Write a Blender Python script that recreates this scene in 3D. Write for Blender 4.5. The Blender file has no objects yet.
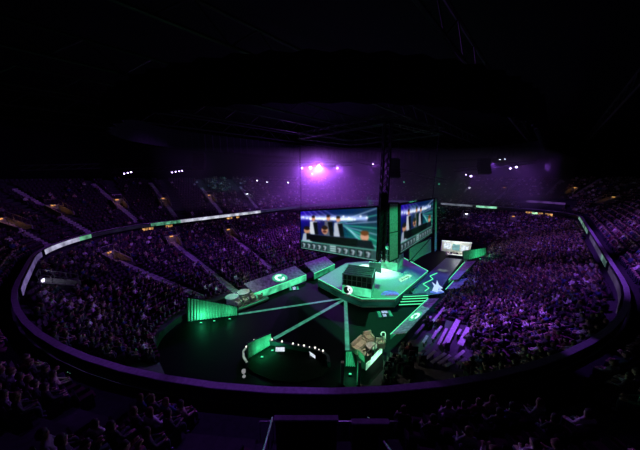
import bpy, math, random
import numpy as np
from mathutils import Vector, Matrix
random.seed(7); rng = np.random.default_rng(7)
S = bpy.context.scene
COL = S.collection
# ------------------------------------------------------------------ camera
FPX, ZC = 235.0, 15.0
PITCH = math.atan(49/235.0)
cam_d = bpy.data.cameras.new('camera'); cam = bpy.data.objects.new('camera', cam_d); COL.objects.link(cam)
cam_d.sensor_width = 36.0; cam_d.lens = FPX/640*36.0; cam_d.clip_start = .05; cam_d.clip_end = 500
cam.location = (0, 0, ZC); cam.rotation_euler = (math.pi/2 - PITCH, 0, 0)
S.camera = cam
def ray(px, py):
    a, b = (px-320)/FPX, (py-225)/FPX
    return a, math.cos(PITCH)-b*math.sin(PITCH), -(b*math.cos(PITCH)+math.sin(PITCH))
def G(px, py, z):                       # the point of the level z seen at a pixel
    a, w, d = ray(px, py); t = (z-ZC)/d
    return Vector((a*t, w*t, z))
def Y(px, py, y):                       # the point y metres ahead seen at a pixel
    a, w, d = ray(px, py); t = y/w
    return Vector((a*t, y, ZC+d*t))
def proj(x, y, z):
    c, s = math.cos(PITCH), math.sin(PITCH)
    dz = z-ZC; dep = y*c-dz*s
    if dep < .3: return None
    return 320+FPX*x/dep, 225-FPX*(y*s+dz*c)/dep, dep
# the arena is turned about 45 degrees: u runs across the floor, v along it
EU = Vector((-.714, .700, 0)); EV = Vector((.700, .714, 0))
def UV(u, v, z=0): return EU*u + EV*v + Vector((0, 0, z))
def uv(p): return p.dot(EU), p.dot(EV)
# ------------------------------------------------------------------ materials
def mat(name, col, rough=.7, metal=0., var=.18, scale=6., spec=.3):
    m = bpy.data.materials.new(name); m.use_nodes = True
    nt = m.node_tree; b = nt.nodes['Principled BSDF']
    b.inputs['Roughness'].default_value = rough; b.inputs['Metallic'].default_value = metal
    b.inputs['Specular IOR Level'].default_value = spec
    tc = nt.nodes.new('ShaderNodeTexCoord'); nz = nt.nodes.new('ShaderNodeTexNoise'); nz.inputs['Scale'].default_value = scale
    rp = nt.nodes.new('ShaderNodeValToRGB')
    rp.color_ramp.elements[0].position = .3; rp.color_ramp.elements[1].position = .7
    rp.color_ramp.elements[0].color = (*[c*(1-var) for c in col], 1)
    rp.color_ramp.elements[1].color = (*[min(1, c*(1+var)) for c in col], 1)
    nt.links.new(tc.outputs['Object'], nz.inputs['Vector']); nt.links.new(nz.outputs['Fac'], rp.inputs['Fac'])
    nt.links.new(rp.outputs['Color'], b.inputs['Base Color'])
    return m
def em(name, col, s, var=0., scale=1.5, base=(.02, .02, .02)):
    m = bpy.data.materials.new(name); m.use_nodes = True
    nt = m.node_tree; b = nt.nodes['Principled BSDF']
    b.inputs['Base Color'].default_value = (*base, 1); b.inputs['Roughness'].default_value = .5
    b.inputs['Emission Color'].default_value = (*col, 1); b.inputs['Emission Strength'].default_value = s
    if var:
        tc = nt.nodes.new('ShaderNodeTexCoord'); nz = nt.nodes.new('ShaderNodeTexNoise'); nz.inputs['Scale'].default_value = scale
        nz.inputs['Detail'].default_value = 4
        mr = nt.nodes.new('ShaderNodeMapRange'); mr.inputs[1].default_value = .35; mr.inputs[2].default_value = .65
        mr.inputs[3].default_value = s*(1-var); mr.inputs[4].default_value = s*(1+var)
        nt.links.new(tc.outputs['Object'], nz.inputs['Vector']); nt.links.new(nz.outputs['Fac'], mr.inputs[0])
        nt.links.new(mr.outputs[0], b.inputs['Emission Strength'])
    return m
def vc_em(name, s):                     # a screen that shows the picture kept in its mesh colours
    m = bpy.data.materials.new(name); m.use_nodes = True
    nt = m.node_tree; b = nt.nodes['Principled BSDF']
    b.inputs['Base Color'].default_value = (.01, .01, .01, 1)
    at = nt.nodes.new('ShaderNodeVertexColor'); at.layer_name = 'picture'
    nt.links.new(at.outputs['Color'], b.inputs['Emission Color']); b.inputs['Emission Strength'].default_value = s
    return m
M = dict(
    concrete=mat('pale concrete', (.30, .29, .31), .85), dark=mat('dark concrete', (.07, .065, .08), .9), ledge=mat('pale ledge paint', (.62, .58, .68), .6),
    floor=mat('black arena floor', (.007, .0075, .009), .6, spec=.08), roof=mat('black roof deck', (.007, .007, .009), .95, spec=.05),
    black=mat('black metal', (.02, .02, .023), .5), drape=mat('black drape', (.03, .027, .036), .95, spec=.05),
    seat=mat('dark seat plastic', (.055, .03, .06), .55), seatr=mat('maroon seat plastic', (.12, .035, .07), .55),
    steel=mat('grey rail steel', (.35, .35, .38), .35, .7), stair=mat('pale stair concrete', (.5, .48, .52), .8),
    stripe=mat('pale bench plank', (.62, .58, .66), .6), tarp=mat('grey printed tarp', (.36, .33, .40), .8, var=.5, scale=3),
    stage=mat('pale glossy stage floor', (.42, .46, .44), .35, var=.12), deckdark=mat('dark stage deck', (.05, .055, .07), .4),
    white=mat('white laminate', (.75, .74, .72), .5), cream=mat('cream upholstery', (.72, .66, .56), .8),
    curtain=mat('white curtain cloth', (.55, .58, .56), .9), glass=mat('dark tinted glass', (.03, .04, .045), .1, spec=.6),
    navy=mat('dark navy carpet', (.03, .03, .06), .9),
    skin=mat('skin', (.50, .34, .26), .6), skin2=mat('brown skin', (.25, .15, .10), .6), hair=mat('dark hair', (.03, .022, .02), .7),
    hair2=mat('brown hair', (.13, .075, .04), .7), jeans=mat('dark trousers', (.05, .055, .08), .85),
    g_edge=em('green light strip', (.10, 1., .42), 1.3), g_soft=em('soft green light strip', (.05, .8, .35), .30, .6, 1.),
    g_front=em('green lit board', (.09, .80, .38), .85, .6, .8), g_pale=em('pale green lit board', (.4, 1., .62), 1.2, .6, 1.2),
    run=em('teal light strip', (.10, .62, .40), .42, .35, 2.), white_em=em('white glow', (.85, .95, 1.), 1.2, .3, 2.),
    logo_g=em('glowing green logo', (.06, .9, .42), .6, .3, 2.), pale_em=em('pale glow', (.55, 1., .8), 1.6),
    orange=em('glowing orange logo', (1., .28, .08), .9, .4, 2.), red=em('glowing red logo', (.8, .08, .06), .6), blue=em('blue emblem glow', (.12, .25, 1.), .8, .5, 1.5),
    cyan=em('glowing pale blue print', (.5, .7, 1.), 1.1), warm=em('warm lamp', (1., .45, .12), 1.), amber=em('amber lit window', (1., .5, .16), .55, .7, 1.2),
    lens_p=em('violet lamp lens', (.75, .35, 1.), 60.), lens_v=em('small violet lamp lens', (.62, .45, 1.), 9.), lens_w=em('pale lamp lens', (.8, .8, 1.), 6.),
    lens_g=em('green lamp lens', (.1, 1., .5), .9), bulb=em('white bulb', (1., .95, .85), 1.6), phone=em('lit phone screen', (.35, 1., .6), 1.2),
    lcd=em('white lit monitor', (.8, .9, 1.), .9, .3, 3.),
)
TOPS = [('black', (.025, .025, .03)), ('charcoal', (.06, .06, .065)), ('grey', (.22, .22, .23)), ('white', (.72, .72, .72)),
        ('maroon', (.16, .04, .06)), ('blue', (.05, .08, .20)), ('beige', (.50, .42, .32)), ('dark green', (.04, .12, .07))]
TM = [mat(n+' top', c, .85) for n, c in TOPS]
# ------------------------------------------------------------------ mesh helpers
class MB:
    def __init__(s): s.v = []; s.f = []; s.m = []; s.mi = 0
    def add(s, vs, fs):
        n = len(s.v); s.v += [tuple(v) for v in vs]; s.f += [tuple(i+n for i in f) for f in fs]; s.m += [s.mi]*len(fs); return s
    def hexa(s, p):                    # p[0:4] bottom loop, p[4:8] top loop
        return s.add(p, [(3, 2, 1, 0), (4, 5, 6, 7), (0, 1, 5, 4), (1, 2, 6, 5), (2, 3, 7, 6), (3, 0, 4, 7)])
    def box(s, c, d, rz=0, tilt=0):
        R = Matrix.Rotation(rz, 3, 'Z') @ Matrix.Rotation(tilt, 3, 'X'); c = Vector(c); h = Vector(d)/2
        q = [(-1, -1), (1, -1), (1, 1), (-1, 1)]
        return s.hexa([c + R @ Vector((x*h.x, y*h.y, z*h.z)) for z in (-1, 1) for x, y in q])
    def bar(s, p, q, r=.03, n=6):
        p, q = Vector(p), Vector(q); d = (q-p).normalized(); a = d.orthogonal().normalized(); b = d.cross(a)
        ring = [a*math.cos(k*2*math.pi/n)*r + b*math.sin(k*2*math.pi/n)*r for k in range(n)]
        vs = [p+o for o in ring]+[q+o for o in ring]
        return s.add(vs, [(k, (k+1) % n, n+(k+1) % n, n+k) for k in range(n)]+[tuple(range(n))[::-1], tuple(range(n, 2*n))])
    def path(s, pts, r=.03, n=6):
        for a, b in zip(pts, pts[1:]): s.bar(a, b, r, n)
        return s
    def lathe(s, c, prof, n=16):
        c = Vector(c); vs = [c+Vector((r*math.cos(2*math.pi*k/n), r*math.sin(2*math.pi*k/n), z)) for r, z in prof for k in range(n)]
        fs = [(j*n+k, j*n+(k+1) % n, (j+1)*n+(k+1) % n, (j+1)*n+k) for j in range(len(prof)-1) for k in range(n)]
        return s.add(vs, fs+[tuple(range(n))[::-1], tuple(range((len(prof)-1)*n, len(prof)*n))])
    def slab(s, poly, t):              # polygon extruded by vector t
        t = Vector(t); n = len(poly); p = [Vector(x) for x in poly]
        return s.add(p+[x+t for x in p], [tuple(range(n))[::-1], tuple(range(n, 2*n))]+[(k, (k+1) % n, n+(k+1) % n, n+k) for k in range(n)])
    def build(s, name, m, parent=None, smooth=False):
        me = bpy.data.meshes.new(name); me.from_pydata(s.v, [], s.f); me.validate()
        for x in (m if isinstance(m, list) else [m]): me.materials.append(x)
        if isinstance(m, list): me.polygons.foreach_set('material_index', s.m)
        if smooth: me.polygons.foreach_set('use_smooth', [True]*len(me.polygons))
        o = bpy.data.objects.new(name, me); COL.objects.link(o)
        if parent:
            o.parent = parent; o.matrix_parent_inverse = Matrix.Translation(parent.location).inverted() if parent.get('shift') else Matrix()
        return o
def tag(o, label, cat, group=None, kind=None):
    o['label'] = label; o['category'] = cat
    if group: o['group'] = group
    if kind: o['kind'] = kind
    return o
def thing(name, label, cat, loc=(0, 0, 0), group=None, rz=0):
    o = bpy.data.objects.new(name, None); COL.objects.link(o); o.location = Vector(loc).to_3d(); o.rotation_euler = (0, 0, rz)
    o.empty_display_size = .2
    return tag(o, label, cat, group)
class at:                               # world-coordinate parts under a thing whose Empty stands at loc
    def __init__(s, name, label, cat, loc, group=None):
        s.t = thing(name, label, cat, loc, group); s.l = Vector(loc)
    def part(s, name, mb, m, label=None, parent=None, smooth=False):
        mb.v = [tuple(Vector(v)-s.l) for v in mb.v]
        o = mb.build(name, m, parent or s.t, smooth)
        if label: o['label'] = label
        return o
def struct(o): o['kind'] = 'structure'; return o
def ordw(n): return ['first', 'second', 'third', 'fourth', 'fifth', 'sixth', 'seventh', 'eighth', 'ninth', 'tenth', 'eleventh', 'twelfth', 'thirteenth', 'fourteenth', 'fifteenth', 'sixteenth', 'seventeenth'][n]
# ------------------------------------------------------------------ the bowl's curves
def rrect(u0, u1, v0, v1, r, na=24, ne=24):      # r: (u0,v0), (u1,v0), (u1,v1), (u0,v1)
    P = []
    C = [(u0+r[0], v0+r[0], r[0], 180), (u1-r[1], v0+r[1], r[1], 270), (u1-r[2], v1-r[2], r[2], 0), (u0+r[3], v1-r[3], r[3], 90)]
    for k, (cu, cv, rr, a0) in enumerate(C):
        arc = [(cu+rr*math.cos(math.radians(a0+90*j/na)), cv+rr*math.sin(math.radians(a0+90*j/na))) for j in range(na+1)]
        P += arc
        n = C[(k+1) % 4]; nx = (n[0]+n[2]*math.cos(math.radians(n[3])), n[1]+n[2]*math.sin(math.radians(n[3])))
        e = arc[-1]
        P += [(e[0]+(nx[0]-e[0])*j/ne, e[1]+(nx[1]-e[1])*j/ne) for j in range(1, ne)]
    return P
RUV = rrect(-5.3, 52.5, -4.6, 83, (36, 14, 25, 9))
FUV = rrect(7.2, 26.2, 2.5, 58, (9, 5, 5, 5))
N = len(RUV)
R = np.array([tuple(UV(*p))[:2] for p in RUV]); F = np.array([tuple(UV(*p))[:2] for p in FUV])
T = np.roll(R, -1, 0)-np.roll(R, 1, 0); T /= np.linalg.norm(T, axis=1)[:, None]
NO = np.stack([T[:, 1], -T[:, 0]], 1)                      # outward
cen = np.array(tuple(UV(23.6, 39))[:2])
if ((R[0]-cen) @ NO[0]) < 0: NO = -NO
W = np.linalg.norm(R-F, axis=1)
ARC = np.concatenate([[0], np.cumsum(np.linalg.norm(np.roll(R, -1, 0)-R, axis=1))])
def ringi(px, py, z=6.5):
    p = G(px, py, z); return int(np.argmin(np.hypot(R[:, 0]-p.x, R[:, 1]-p.y)))
Z0, Z1 = .7, 4.7                                          # lower bowl, first and last row
US, UZ, TR, RI, NR = 1.3, 5.95, .8, .48, 17               # upper deck: first row, its height, tread, rise, rows
def up_pt(i, s): return R[i]+NO[i]*s
def up_z(s): return UZ + max(0, int((s-US)/TR))*RI
def low_at(x, y):
    q = np.array([x, y]); d = R-F; t = np.einsum('ij,ij->i', q-F, d)/np.maximum(1e-6, W**2)
    e = np.linalg.norm(F+d*np.clip(t, 0, 1)[:, None]-q, axis=1); i = int(np.argmin(e)); return i, float(t[i])
def low_px(px, py):
    z = 2.5
    for _ in range(25):
        p = G(px, py, z); i, t = low_at(p.x, p.y); z = .6*z+.4*(Z0+(Z1-Z0)*min(1, max(0, t)))
    return G(px, py, z)
def up_px(px, py):
    a, w, d = ray(px, py); best = None
    for k in range(30, 1400):
        y = k*.1; t = y/w; x, z = a*t, ZC+d*t
        j = int(np.argmin(np.hypot(R[:, 0]-x, R[:, 1]-y))); s = float((np.array([x, y])-R[j]) @ NO[j])
        if s > US and z <= UZ+(s-US)/TR*RI+.1: return Vector((x, y, z)), j, s
    return None
# ------------------------------------------------------------------ setting
mb = MB(); mb.slab([(p[0], p[1], -.3) for p in F*1.0], (0, 0, .3)); struct(mb.build('floor', M['floor']))
mb = MB(); K = 12                                          # lower tier
for i in range(N):
    j = (i+1) % N
    for k in range(K):
        a, b = k/K, (k+1)/K
        q = []
        for ii, t in ((i, a), (j, a), (j, b), (i, b)):
            p = F[ii]+(R[ii]-F[ii])*t*(1-.6/W[ii]); q.append((p[0], p[1], Z0+(Z1-Z0)*t))
        mb.add(q, [(0, 1, 2, 3)])
struct(mb.build('floor_lower_tier', M['dark']))
mb = MB()
for i in range(N):
    j = (i+1) % N; mb.add([(*F[i], 0), (*F[j], 0), (*F[j], Z0), (*F[i], Z0)], [(0, 1, 2, 3)])
struct(mb.build('wall_floor_barrier', M['black']))
mb = MB()                                                  # upper tier, stepped
for i in range(N):
    j = (i+1) % N
    prof = [(.25, 5.2), (.25, UZ), (US-.3, UZ)]
    for k in range(NR): prof += [(US-.3+k*TR, UZ+k*RI), (US-.3+(k+1)*TR, UZ+k*RI)]
    prof += [(US-.3+NR*TR, UZ+NR*RI), (US+2+NR*TR, UZ+NR*RI)]
    for (s0, z0), (s1, z1) in zip(prof, prof[1:]):
        a, b, c, d = up_pt(i, s0), up_pt(j, s0), up_pt(j, s1), up_pt(i, s1)
        mb.add([(*a, z0), (*b, z0), (*c, z1), (*d, z1)], [(0, 1, 2, 3)])
struct(mb.build('floor_upper_tier', M['dark']))
mb = MB()                                                  # band of suites under the ring
for i in range(N):
    j = (i+1) % N; a, b, c, d = up_pt(i, -.45), up_pt(j, -.45), up_pt(j, .25), up_pt(i, .25)
    mb.add([(*a, 4.6), (*b, 4.6), (*c, 5.0), (*d, 5.0)], [(0, 1, 2, 3)])
    mb.add([(*d, 5.0), (*c, 5.0), (*c, 5.95), (*d, 5.95)], [(0, 1, 2, 3)])
struct(mb.build('wall_suite_band', M['dark']))
def ring_bar(name, m, o):
    mb = MB()
    for i in range(N):
        j = (i+1) % N
        for (s0, z0), (s1, z1) in zip(o, o[1:]+o[:1]):
            a, b, c, d = up_pt(i, s0), up_pt(j, s0), up_pt(j, s1), up_pt(i, s1)
            mb.add([(*a, z0), (*b, z0), (*c, z1), (*d, z1)], [(0, 1, 2, 3)])
    struct(mb.build(name, m))
ring_bar('trim_ring_parapet', M['black'], [(-.12, 5.75), (-.12, 6.44), (.10, 6.44), (.10, 5.75)])
ring_bar('trim_ring_ledge', M['ledge'], [(-.16, 6.44), (-.16, 6.5), (.13, 6.5), (.13, 6.44)])
mb = MB(); so = US+2+NR*TR
for i in range(N):
    j = (i+1) % N; a, b = up_pt(i, so), up_pt(j, so)
    mb.add([(*a, UZ+NR*RI), (*b, UZ+NR*RI), (*b, 26), (*a, 26)], [(0, 1, 2, 3)])
struct(mb.build('wall_outer', M['roof']))
mb = MB(); rr = [(1., 24.), (.75, 25.5), (.4, 27), (.02, 28)]
for i in range(N):
    j = (i+1) % N
    for (f0, z0), (f1, z1) in zip(rr, rr[1:]):
        e = [cen+(up_pt(ii, so)-cen)*ff for ii, ff in ((i, f0), (j, f0), (j, f1), (i, f1))]
        mb.add([(*e[0], z0), (*e[1], z0), (*e[2], z1), (*e[3], z1)], [(0, 1, 2, 3)])
struct(mb.build('ceiling', M['roof']))
DUV = rrect(2, 46, 3, 76, (30, 14, 18, 12), 40, 60)        # pleated black drape hung in a ring under the roof
D = np.array([tuple(UV(*p))[:2] for p in DUV]); dn = len(D); mb = MB()
dc = D.mean(0)
for i in range(dn):
    j = (i+1) % dn
    def pl(k): d = D[k]-dc; return D[k]+d/np.linalg.norm(d)*(.25 if k % 2 else -.25)
    a, b = pl(i), pl(j); mb.add([(*a, 19.5), (*b, 19.5), (*b, 22.4), (*a, 22.4)], [(0, 1, 2, 3)])
tag(struct(mb.build('ceiling_drape', M['drape'])), 'black pleated drape hung in a ring under the dark roof', 'drape')
for k in range(7):                                         # roof trusses
    u = -4+k*9.5; t = MB()
    for dz in (0, 1.6): t.bar(UV(u, -8, 22.6+dz), UV(u, 86, 22.6+dz), .12)
    for q in range(24):
        v = -8+q*94/24; t.bar(UV(u, v, 22.6), UV(u, v+94/48, 24.2), .06, 4); t.bar(UV(u, v+94/48, 24.2), UV(u, v+94/24, 22.6), .06, 4)
    o = struct(t.build('ceiling_truss', M['black']))
# ------------------------------------------------------------------ LED ribbon boards round the ring
def ribbon(pa, pb, m, label, lo=5.85, hi=6.42):
    i0, i1 = ringi(*pa), ringi(*pb)
    if (i1-i0) % N > N/2: i0, i1 = i1, i0
    idx = [(i0+k) % N for k in range((i1-i0) % N+1)]
    if len(idx) < 2: idx.append((idx[-1]+1) % N)
    b = MB(); h = MB()
    for i, j in zip(idx, idx[1:]):
        for mbx, s0, s1, a, c in ((b, -.34, -.30, lo, hi), (h, -.30, -.13, lo-.05, hi+.05)):
            p = [up_pt(i, s0), up_pt(j, s0), up_pt(j, s1), up_pt(i, s1)]
            mbx.hexa([(*q, a) for q in p]+[(*q, c) for q in p])
    mid = R[idx[len(idx)//2]]
    t = at('ribbon_board', label, 'led board', (mid[0], mid[1], lo), 'ribbon boards round the arena')
    t.part('housing', h, M['black']); t.part('display', b, m)
rb = lambda n, c, s, v=.6, sc=.7: em(n, c, s, v, sc)
ribbon((24, 290), (52, 250), rb('ribbon violet', (.42, .3, .85), .22), 'dim violet led ribbon board at the left bend of the ring')
ribbon((52, 249), (86, 237), rb('ribbon lavender', (.62, .6, .85), .55), 'pale lavender led ribbon board rounding the left corner')
ribbon((86, 236), (98, 234), rb('ribbon green', (.25, .8, .45), .4), 'short green led ribbon board beside the pale left one')
ribbon((98, 233), (148, 223), rb('ribbon off', (.1, .1, .25), .04), 'nearly dark led ribbon board past the green one at left')
ribbon((148, 222), (180, 219), rb('ribbon green2', (.2, .75, .45), .35, .9, 1.2), 'green patterned led ribbon board on the far left side')
ribbon((180, 218), (265, 211), rb('ribbon white', (.68, .7, .85), .75), 'bright white led ribbon board left of the hanging screens')
ribbon((265, 210), (436, 203), rb('ribbon blue', (.2, .2, .6), .08), 'dark blue led ribbon board behind the hanging screens')
ribbon((437, 203), (474, 205), rb('ribbon grey', (.5, .55, .75), .22), 'dim grey led ribbon board right of the hanging screens')
ribbon((475, 205), (498, 206), rb('ribbon green3', (.35, .9, .6), .7), 'bright green led ribbon board on the far right side')
ribbon((578, 216), (588, 231), rb('ribbon green4', (.4, .8, .65), .3, .8, 1.), 'green and white led ribbon board near the amber suite windows')
ribbon((589, 233), (604, 253), rb('ribbon violet2', (.45, .35, .8), .14), 'dim violet led ribbon board on the right side, upper stretch')
ribbon((605, 255), (612, 263), rb('ribbon green5', (.35, .7, .6), .22, .8, 1.), 'pale green led ribbon board halfway down the right side')
ribbon((613, 265), (639, 305), rb('ribbon violet3', (.4, .25, .7), .09), 'dark violet led ribbon board at the right edge')
# ------------------------------------------------------------------ people and seats
def skin_mesh(name, J, E, sub):
    me = bpy.data.meshes.new(name); me.from_pydata([j[:3] for j in J], E, [])
    o = bpy.data.objects.new(name, me); COL.objects.link(o)
    md = o.modifiers.new('s', 'SKIN'); md.use_smooth_shade = True
    for k, j in enumerate(J):
        sv = me.skin_vertices[0].data[k]; sv.radius = (j[3], j[3] if len(j) < 5 else j[4]); sv.use_root = (k == 0)
    if sub:
        m2 = o.modifiers.new('d', 'SUBSURF'); m2.levels = sub; m2.render_levels = sub
    dg = bpy.context.evaluated_depsgraph_get(); dg.update()
    out = bpy.data.meshes.new_from_object(o.evaluated_get(dg)); bpy.data.objects.remove(o); out.name = name
    return out
def sitter(pose, sub):
    lean, hand = pose                   # joints: x, y (forward), z, radius
    J = [(0, 0, .52, .17, .14), (0, -.02+lean*.4, .76, .165, .13), (0, -.02+lean*.8, .93, .17, .12), (0, lean, 1.03, .06), (0, .02+lean, 1.12, .085, .09), (0, .02+lean, 1.21, .09, .10), (0, lean, 1.27, .055, .06)]
    E = [(0, 1), (1, 2), (2, 3), (3, 4), (4, 5), (5, 6)]
    for s in (-1, 1):
        b = len(J)
        J += [(s*.20, -.02+lean*.8, .93, .07), (s*.26, .06+lean*.6, .72, .052), (s*hand[0], hand[1], hand[2], .035), (s*hand[0]*.8, hand[1]+.09, hand[2]+.01, .03)]
        E += [(2, b), (b, b+1), (b+1, b+2), (b+2, b+3)]
        b = len(J)
        J += [(s*.10, .10, .52, .095), (s*.14, .42, .52, .072), (s*.14, .42, .12, .05), (s*.14, .54, .05, .045)]
        E += [(0, b), (b, b+1), (b+1, b+2), (b+2, b+3)]
    me = skin_mesh('person', J, E, sub)
    n = len(me.polygons); mi = []
    for p in me.polygons:
        c = p.center; k = 1
        if c.z > 1.02: k = 0 if (c.y-lean > .01 and c.z < 1.2) or c.z < 1.09 else 3
        elif c.z < .56 and c.y > .02: k = 2
        if abs(c.x-0) > 0 and (c-Vector((hand[0], hand[1]+.05, hand[2]))).length < .09 or (c-Vector((-hand[0], hand[1]+.05, hand[2]))).length < .09: k = 0
        mi.append(k)
    me.polygons.foreach_set('material_index', mi)
    return me
POSES = [(.0, (.14, .34, .60)), (.07, (.10, .36, .66)), (-.03, (.22, .30, .58)), (.03, (.09, .30, .98))]
LOW = [sitter(p, 0) for p in POSES]; HIGH = [sitter(p, 1) for p in POSES]
def arrays(me):
    v = np.empty(len(me.vertices)*3); me.vertices.foreach_get('co', v); v = v.reshape(-1, 3)
    me.calc_loop_triangles()
    t = np.empty(len(me.loop_triangles)*3, int); me.loop_triangles.foreach_get('vertices', t)
    tp = np.empty(len(me.loop_triangles), int); me.loop_triangles.foreach_get('polygon_index', tp)
    pm = np.empty(len(me.polygons), int); me.polygons.foreach_get('material_index', pm)
    return v, t.reshape(-1, 3), pm[tp]
LA = [arrays(m) for m in LOW]
for me in HIGH+LOW:
    for x in (M['skin'], TM[0], M['jeans'], M['hair']): me.materials.append(x)
hb = MB(); hb.lathe((0, 0, 0), [(.02, .15), (.07, .135), (.105, .08), (.115, .01), (.108, -.06), (.07, -.11)][::-1], 12)
hair_me = hb.build('hair_shape', M['hair'], smooth=True); HM = hair_me.data; bpy.data.objects.remove(hair_me)
for p_ in HM.vertices:
    if p_.co.y > .05 and p_.co.z < .05: p_.co.y = .02
# places: every seat of the bowl that the camera can see
PL = []                                                    # x, y, z, rotz, zone, row
def facing(x, y):
    t = UV(16, 26); return math.atan2(t.y-y, t.x-x)-math.pi/2
def visible(x, y, z, m=25):
    p = proj(x, y, z)
    return p and -m < p[0] < 640+m and -20 < p[1] < 470 and p[2] > 1.2
up_aisles = [ringi(*p) for p in ((48, 250), (90, 235), (138, 223), (178, 219), (222, 214), (258, 211), (300, 208), (440, 203), (488, 205), (545, 209), (577, 215), (600, 249), (627, 287), (150, 370), (60, 337), (262, 388), (400, 387), (525, 363))]
for k in range(NR):
    s = US+k*TR+.1; acc = 0
    for i in range(N):
        j = (i+1) % N; a, b = up_pt(i, s), up_pt(j, s); L = np.linalg.norm(b-a); d = .56-acc
        near_aisle = min(min((i-q) % N, (q-i) % N)*ARC[-1]/N for q in up_aisles)
        while d < L:
            p = a+(b-a)*d/L
            if near_aisle > .9 and visible(p[0], p[1], up_z(s)+.8): PL.append((p[0], p[1], UZ+k*RI, 'upper', k, i, s))
            d += .56
        acc = (acc+L) % .56 if L else acc
LOWROWS = int(W.max()/.86)
BEN0 = []
for k in range(LOWROWS):
    d0 = .5+k*.86; acc = 0
    for i in range(N):
        j = (i+1) % N
        if d0 > W[i]-1.2 or d0 > W[j]-1.2: continue
        a = F[i]+(R[i]-F[i])*d0/W[i]; b = F[j]+(R[j]-F[j])*d0/W[j]; L = np.linalg.norm(b-a); d = .56-acc
        while d < L:
            p = a+(b-a)*d/L; z = Z0+(Z1-Z0)*min(1, d0/(W[i]-.6))
            if visible(p[0], p[1], z+.8): PL.append((p[0], p[1], z, 'lower', k, i, d0))
            d += .56
        acc = (acc+L) % .56
# keep-out: tarps, stairs, portals are filled in below as (x, y, radius) or polygons
KEEP_POLY = []; KEEP_DOT = []
def inpoly(x, y, P):
    c = False; n = len(P)
    for i in range(n):
        (x1, y1), (x2, y2) = P[i][:2], P[(i+1) % n][:2]
        if (y1 > y) != (y2 > y) and x < (x2-x1)*(y-y1)/(y2-y1)+x1: c = not c
    return c
# ------------------------------------------------------------------ aisle stairs and vomitories
def seg_stairs(P, Q, label, w=.40, step=.42):
    P, Q = Vector(P), Vector(Q); h = Q-P; L = math.hypot(h.x, h.y); d = Vector((h.x/L, h.y/L, 0)); n = Vector((-d.y, d.x, 0))
    mb = MB(); k = max(2, int(L/step))
    for q in range(k):
        a = P+d*(L*q/k); b = P+d*(L*(q+1)/k); z = max(P.z+h.z*q/k, P.z+h.z*(q+1)/k)+.08
        mb.hexa([(*(a+n*w)[:2], z-.6), (*(b+n*w)[:2], z-.6), (*(b-n*w)[:2], z-.6), (*(a-n*w)[:2], z-.6),
                 (*(a+n*w)[:2], z), (*(b+n*w)[:2], z), (*(b-n*w)[:2], z), (*(a-n*w)[:2], z)])
    o = mb.build('aisle_stairs', M['stair']); tag(o, label, 'stairs', 'aisle stairs between the seating blocks')
    for q in range(int(L)+1): KEEP_DOT.append((*(P+d*q)[:2], w+.3))
    return o
for (a, b), lab in (
    (((12, 189), (88, 233)), 'long pale aisle stairs in the upper tier at far left, through the amber doorway'),
    (((92, 184), (136, 221)), 'pale aisle stairs in the upper tier, second from left, through an amber doorway'),
    (((150, 183), (176, 218)), 'pale aisle stairs in the upper tier above the end of the green ribbon board'),
    (((201, 188), (221, 213)), 'pale aisle stairs in the upper tier above the middle of the white ribbon board'),
    (((240, 187), (258, 210)), 'pale aisle stairs in the upper tier just left of the violet haze'),
    (((0, 221), (48, 247)), 'pale aisle stairs in the upper tier cut by the left frame edge'),
    (((521, 180), (490, 205)), 'pale aisle stairs in the upper tier above the bright green ribbon board'),
    (((562, 180), (545, 197)), 'pale aisle stairs in the upper tier over the violet lounge ledge'),
    (((602, 179), (574, 196)), 'pale aisle stairs in the upper tier beside the right amber doorway'),
    (((628, 192), (604, 204)), 'pale aisle stairs in the upper tier near the right frame edge')):
    r0, r1 = up_px(*a), up_px(*b)
    if r0 and r1: seg_stairs(r0[0], r1[0], lab)
for (a, b), lab in (
    (((116, 262), (204, 299)), 'pale aisle stairs in the lower left tier running down to the green curtain wall'),
    (((172, 243), (237, 294)), 'pale aisle stairs in the lower left tier ending at the left desk set'),
    (((228, 235), (274, 272)), 'pale aisle stairs in the lower left tier behind the long green logo tarp'),
    (((40, 286), (88, 309)), 'short pale aisle stairs low in the left tier near the violet ledge')):
    seg_stairs(low_px(*a)+Vector((0, 0, .1)), low_px(*b)+Vector((0, 0, .1)), lab)
VOM = [((60, 214), 'up', 'amber lit doorway in the upper tier at far left'), ((120, 207), 'up', 'amber lit doorway in the upper tier, second from left'),
       ((165, 205), 'up', 'dim amber doorway in the upper tier above the green ribbon board'), ((211, 201), 'up', 'amber doorway in the upper tier above the white ribbon board'),
       ((249, 199), 'up', 'violet lit doorway in the upper tier left of the hanging screens'), ((12, 229), 'up', 'amber doorway in the upper tier cut off by the left edge'),
       ((468, 192), 'up', 'pale lit doorway in the upper tier just right of the hanging screens'), ((503, 192), 'up', 'dim amber doorway in the upper tier above the bright green ribbon board'),
       ((572, 193), 'up', 'orange lit doorway in the upper tier at right'), ((607, 203), 'up', 'dim doorway high in the upper tier at right'),
       ((117, 262), 'lo', 'orange lit doorway in the lower left tier, at the head of the longest stairs'), ((60, 290), 'lo', 'dim orange doorway low in the left tier above the violet ledge'),
       ((174, 245), 'lo', 'orange lit doorway in the lower left tier above the left desk set'), ((231, 237), 'lo', 'dim doorway in the lower left tier below the white ribbon board'),
       ((465, 219), 'lo', 'pale lit doorway in the lower tier right of the hanging screens'), ((512, 222), 'lo', 'dim doorway in the lower tier below the amber suite windows')]
def point(loc, col, power, r=.1):
    l = bpy.data.lights.new('point_lamp', 'POINT'); l.color = col; l.energy = power; l.shadow_soft_size = r
    o = bpy.data.objects.new('point_lamp', l); COL.objects.link(o); o.location = loc; return o
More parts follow.
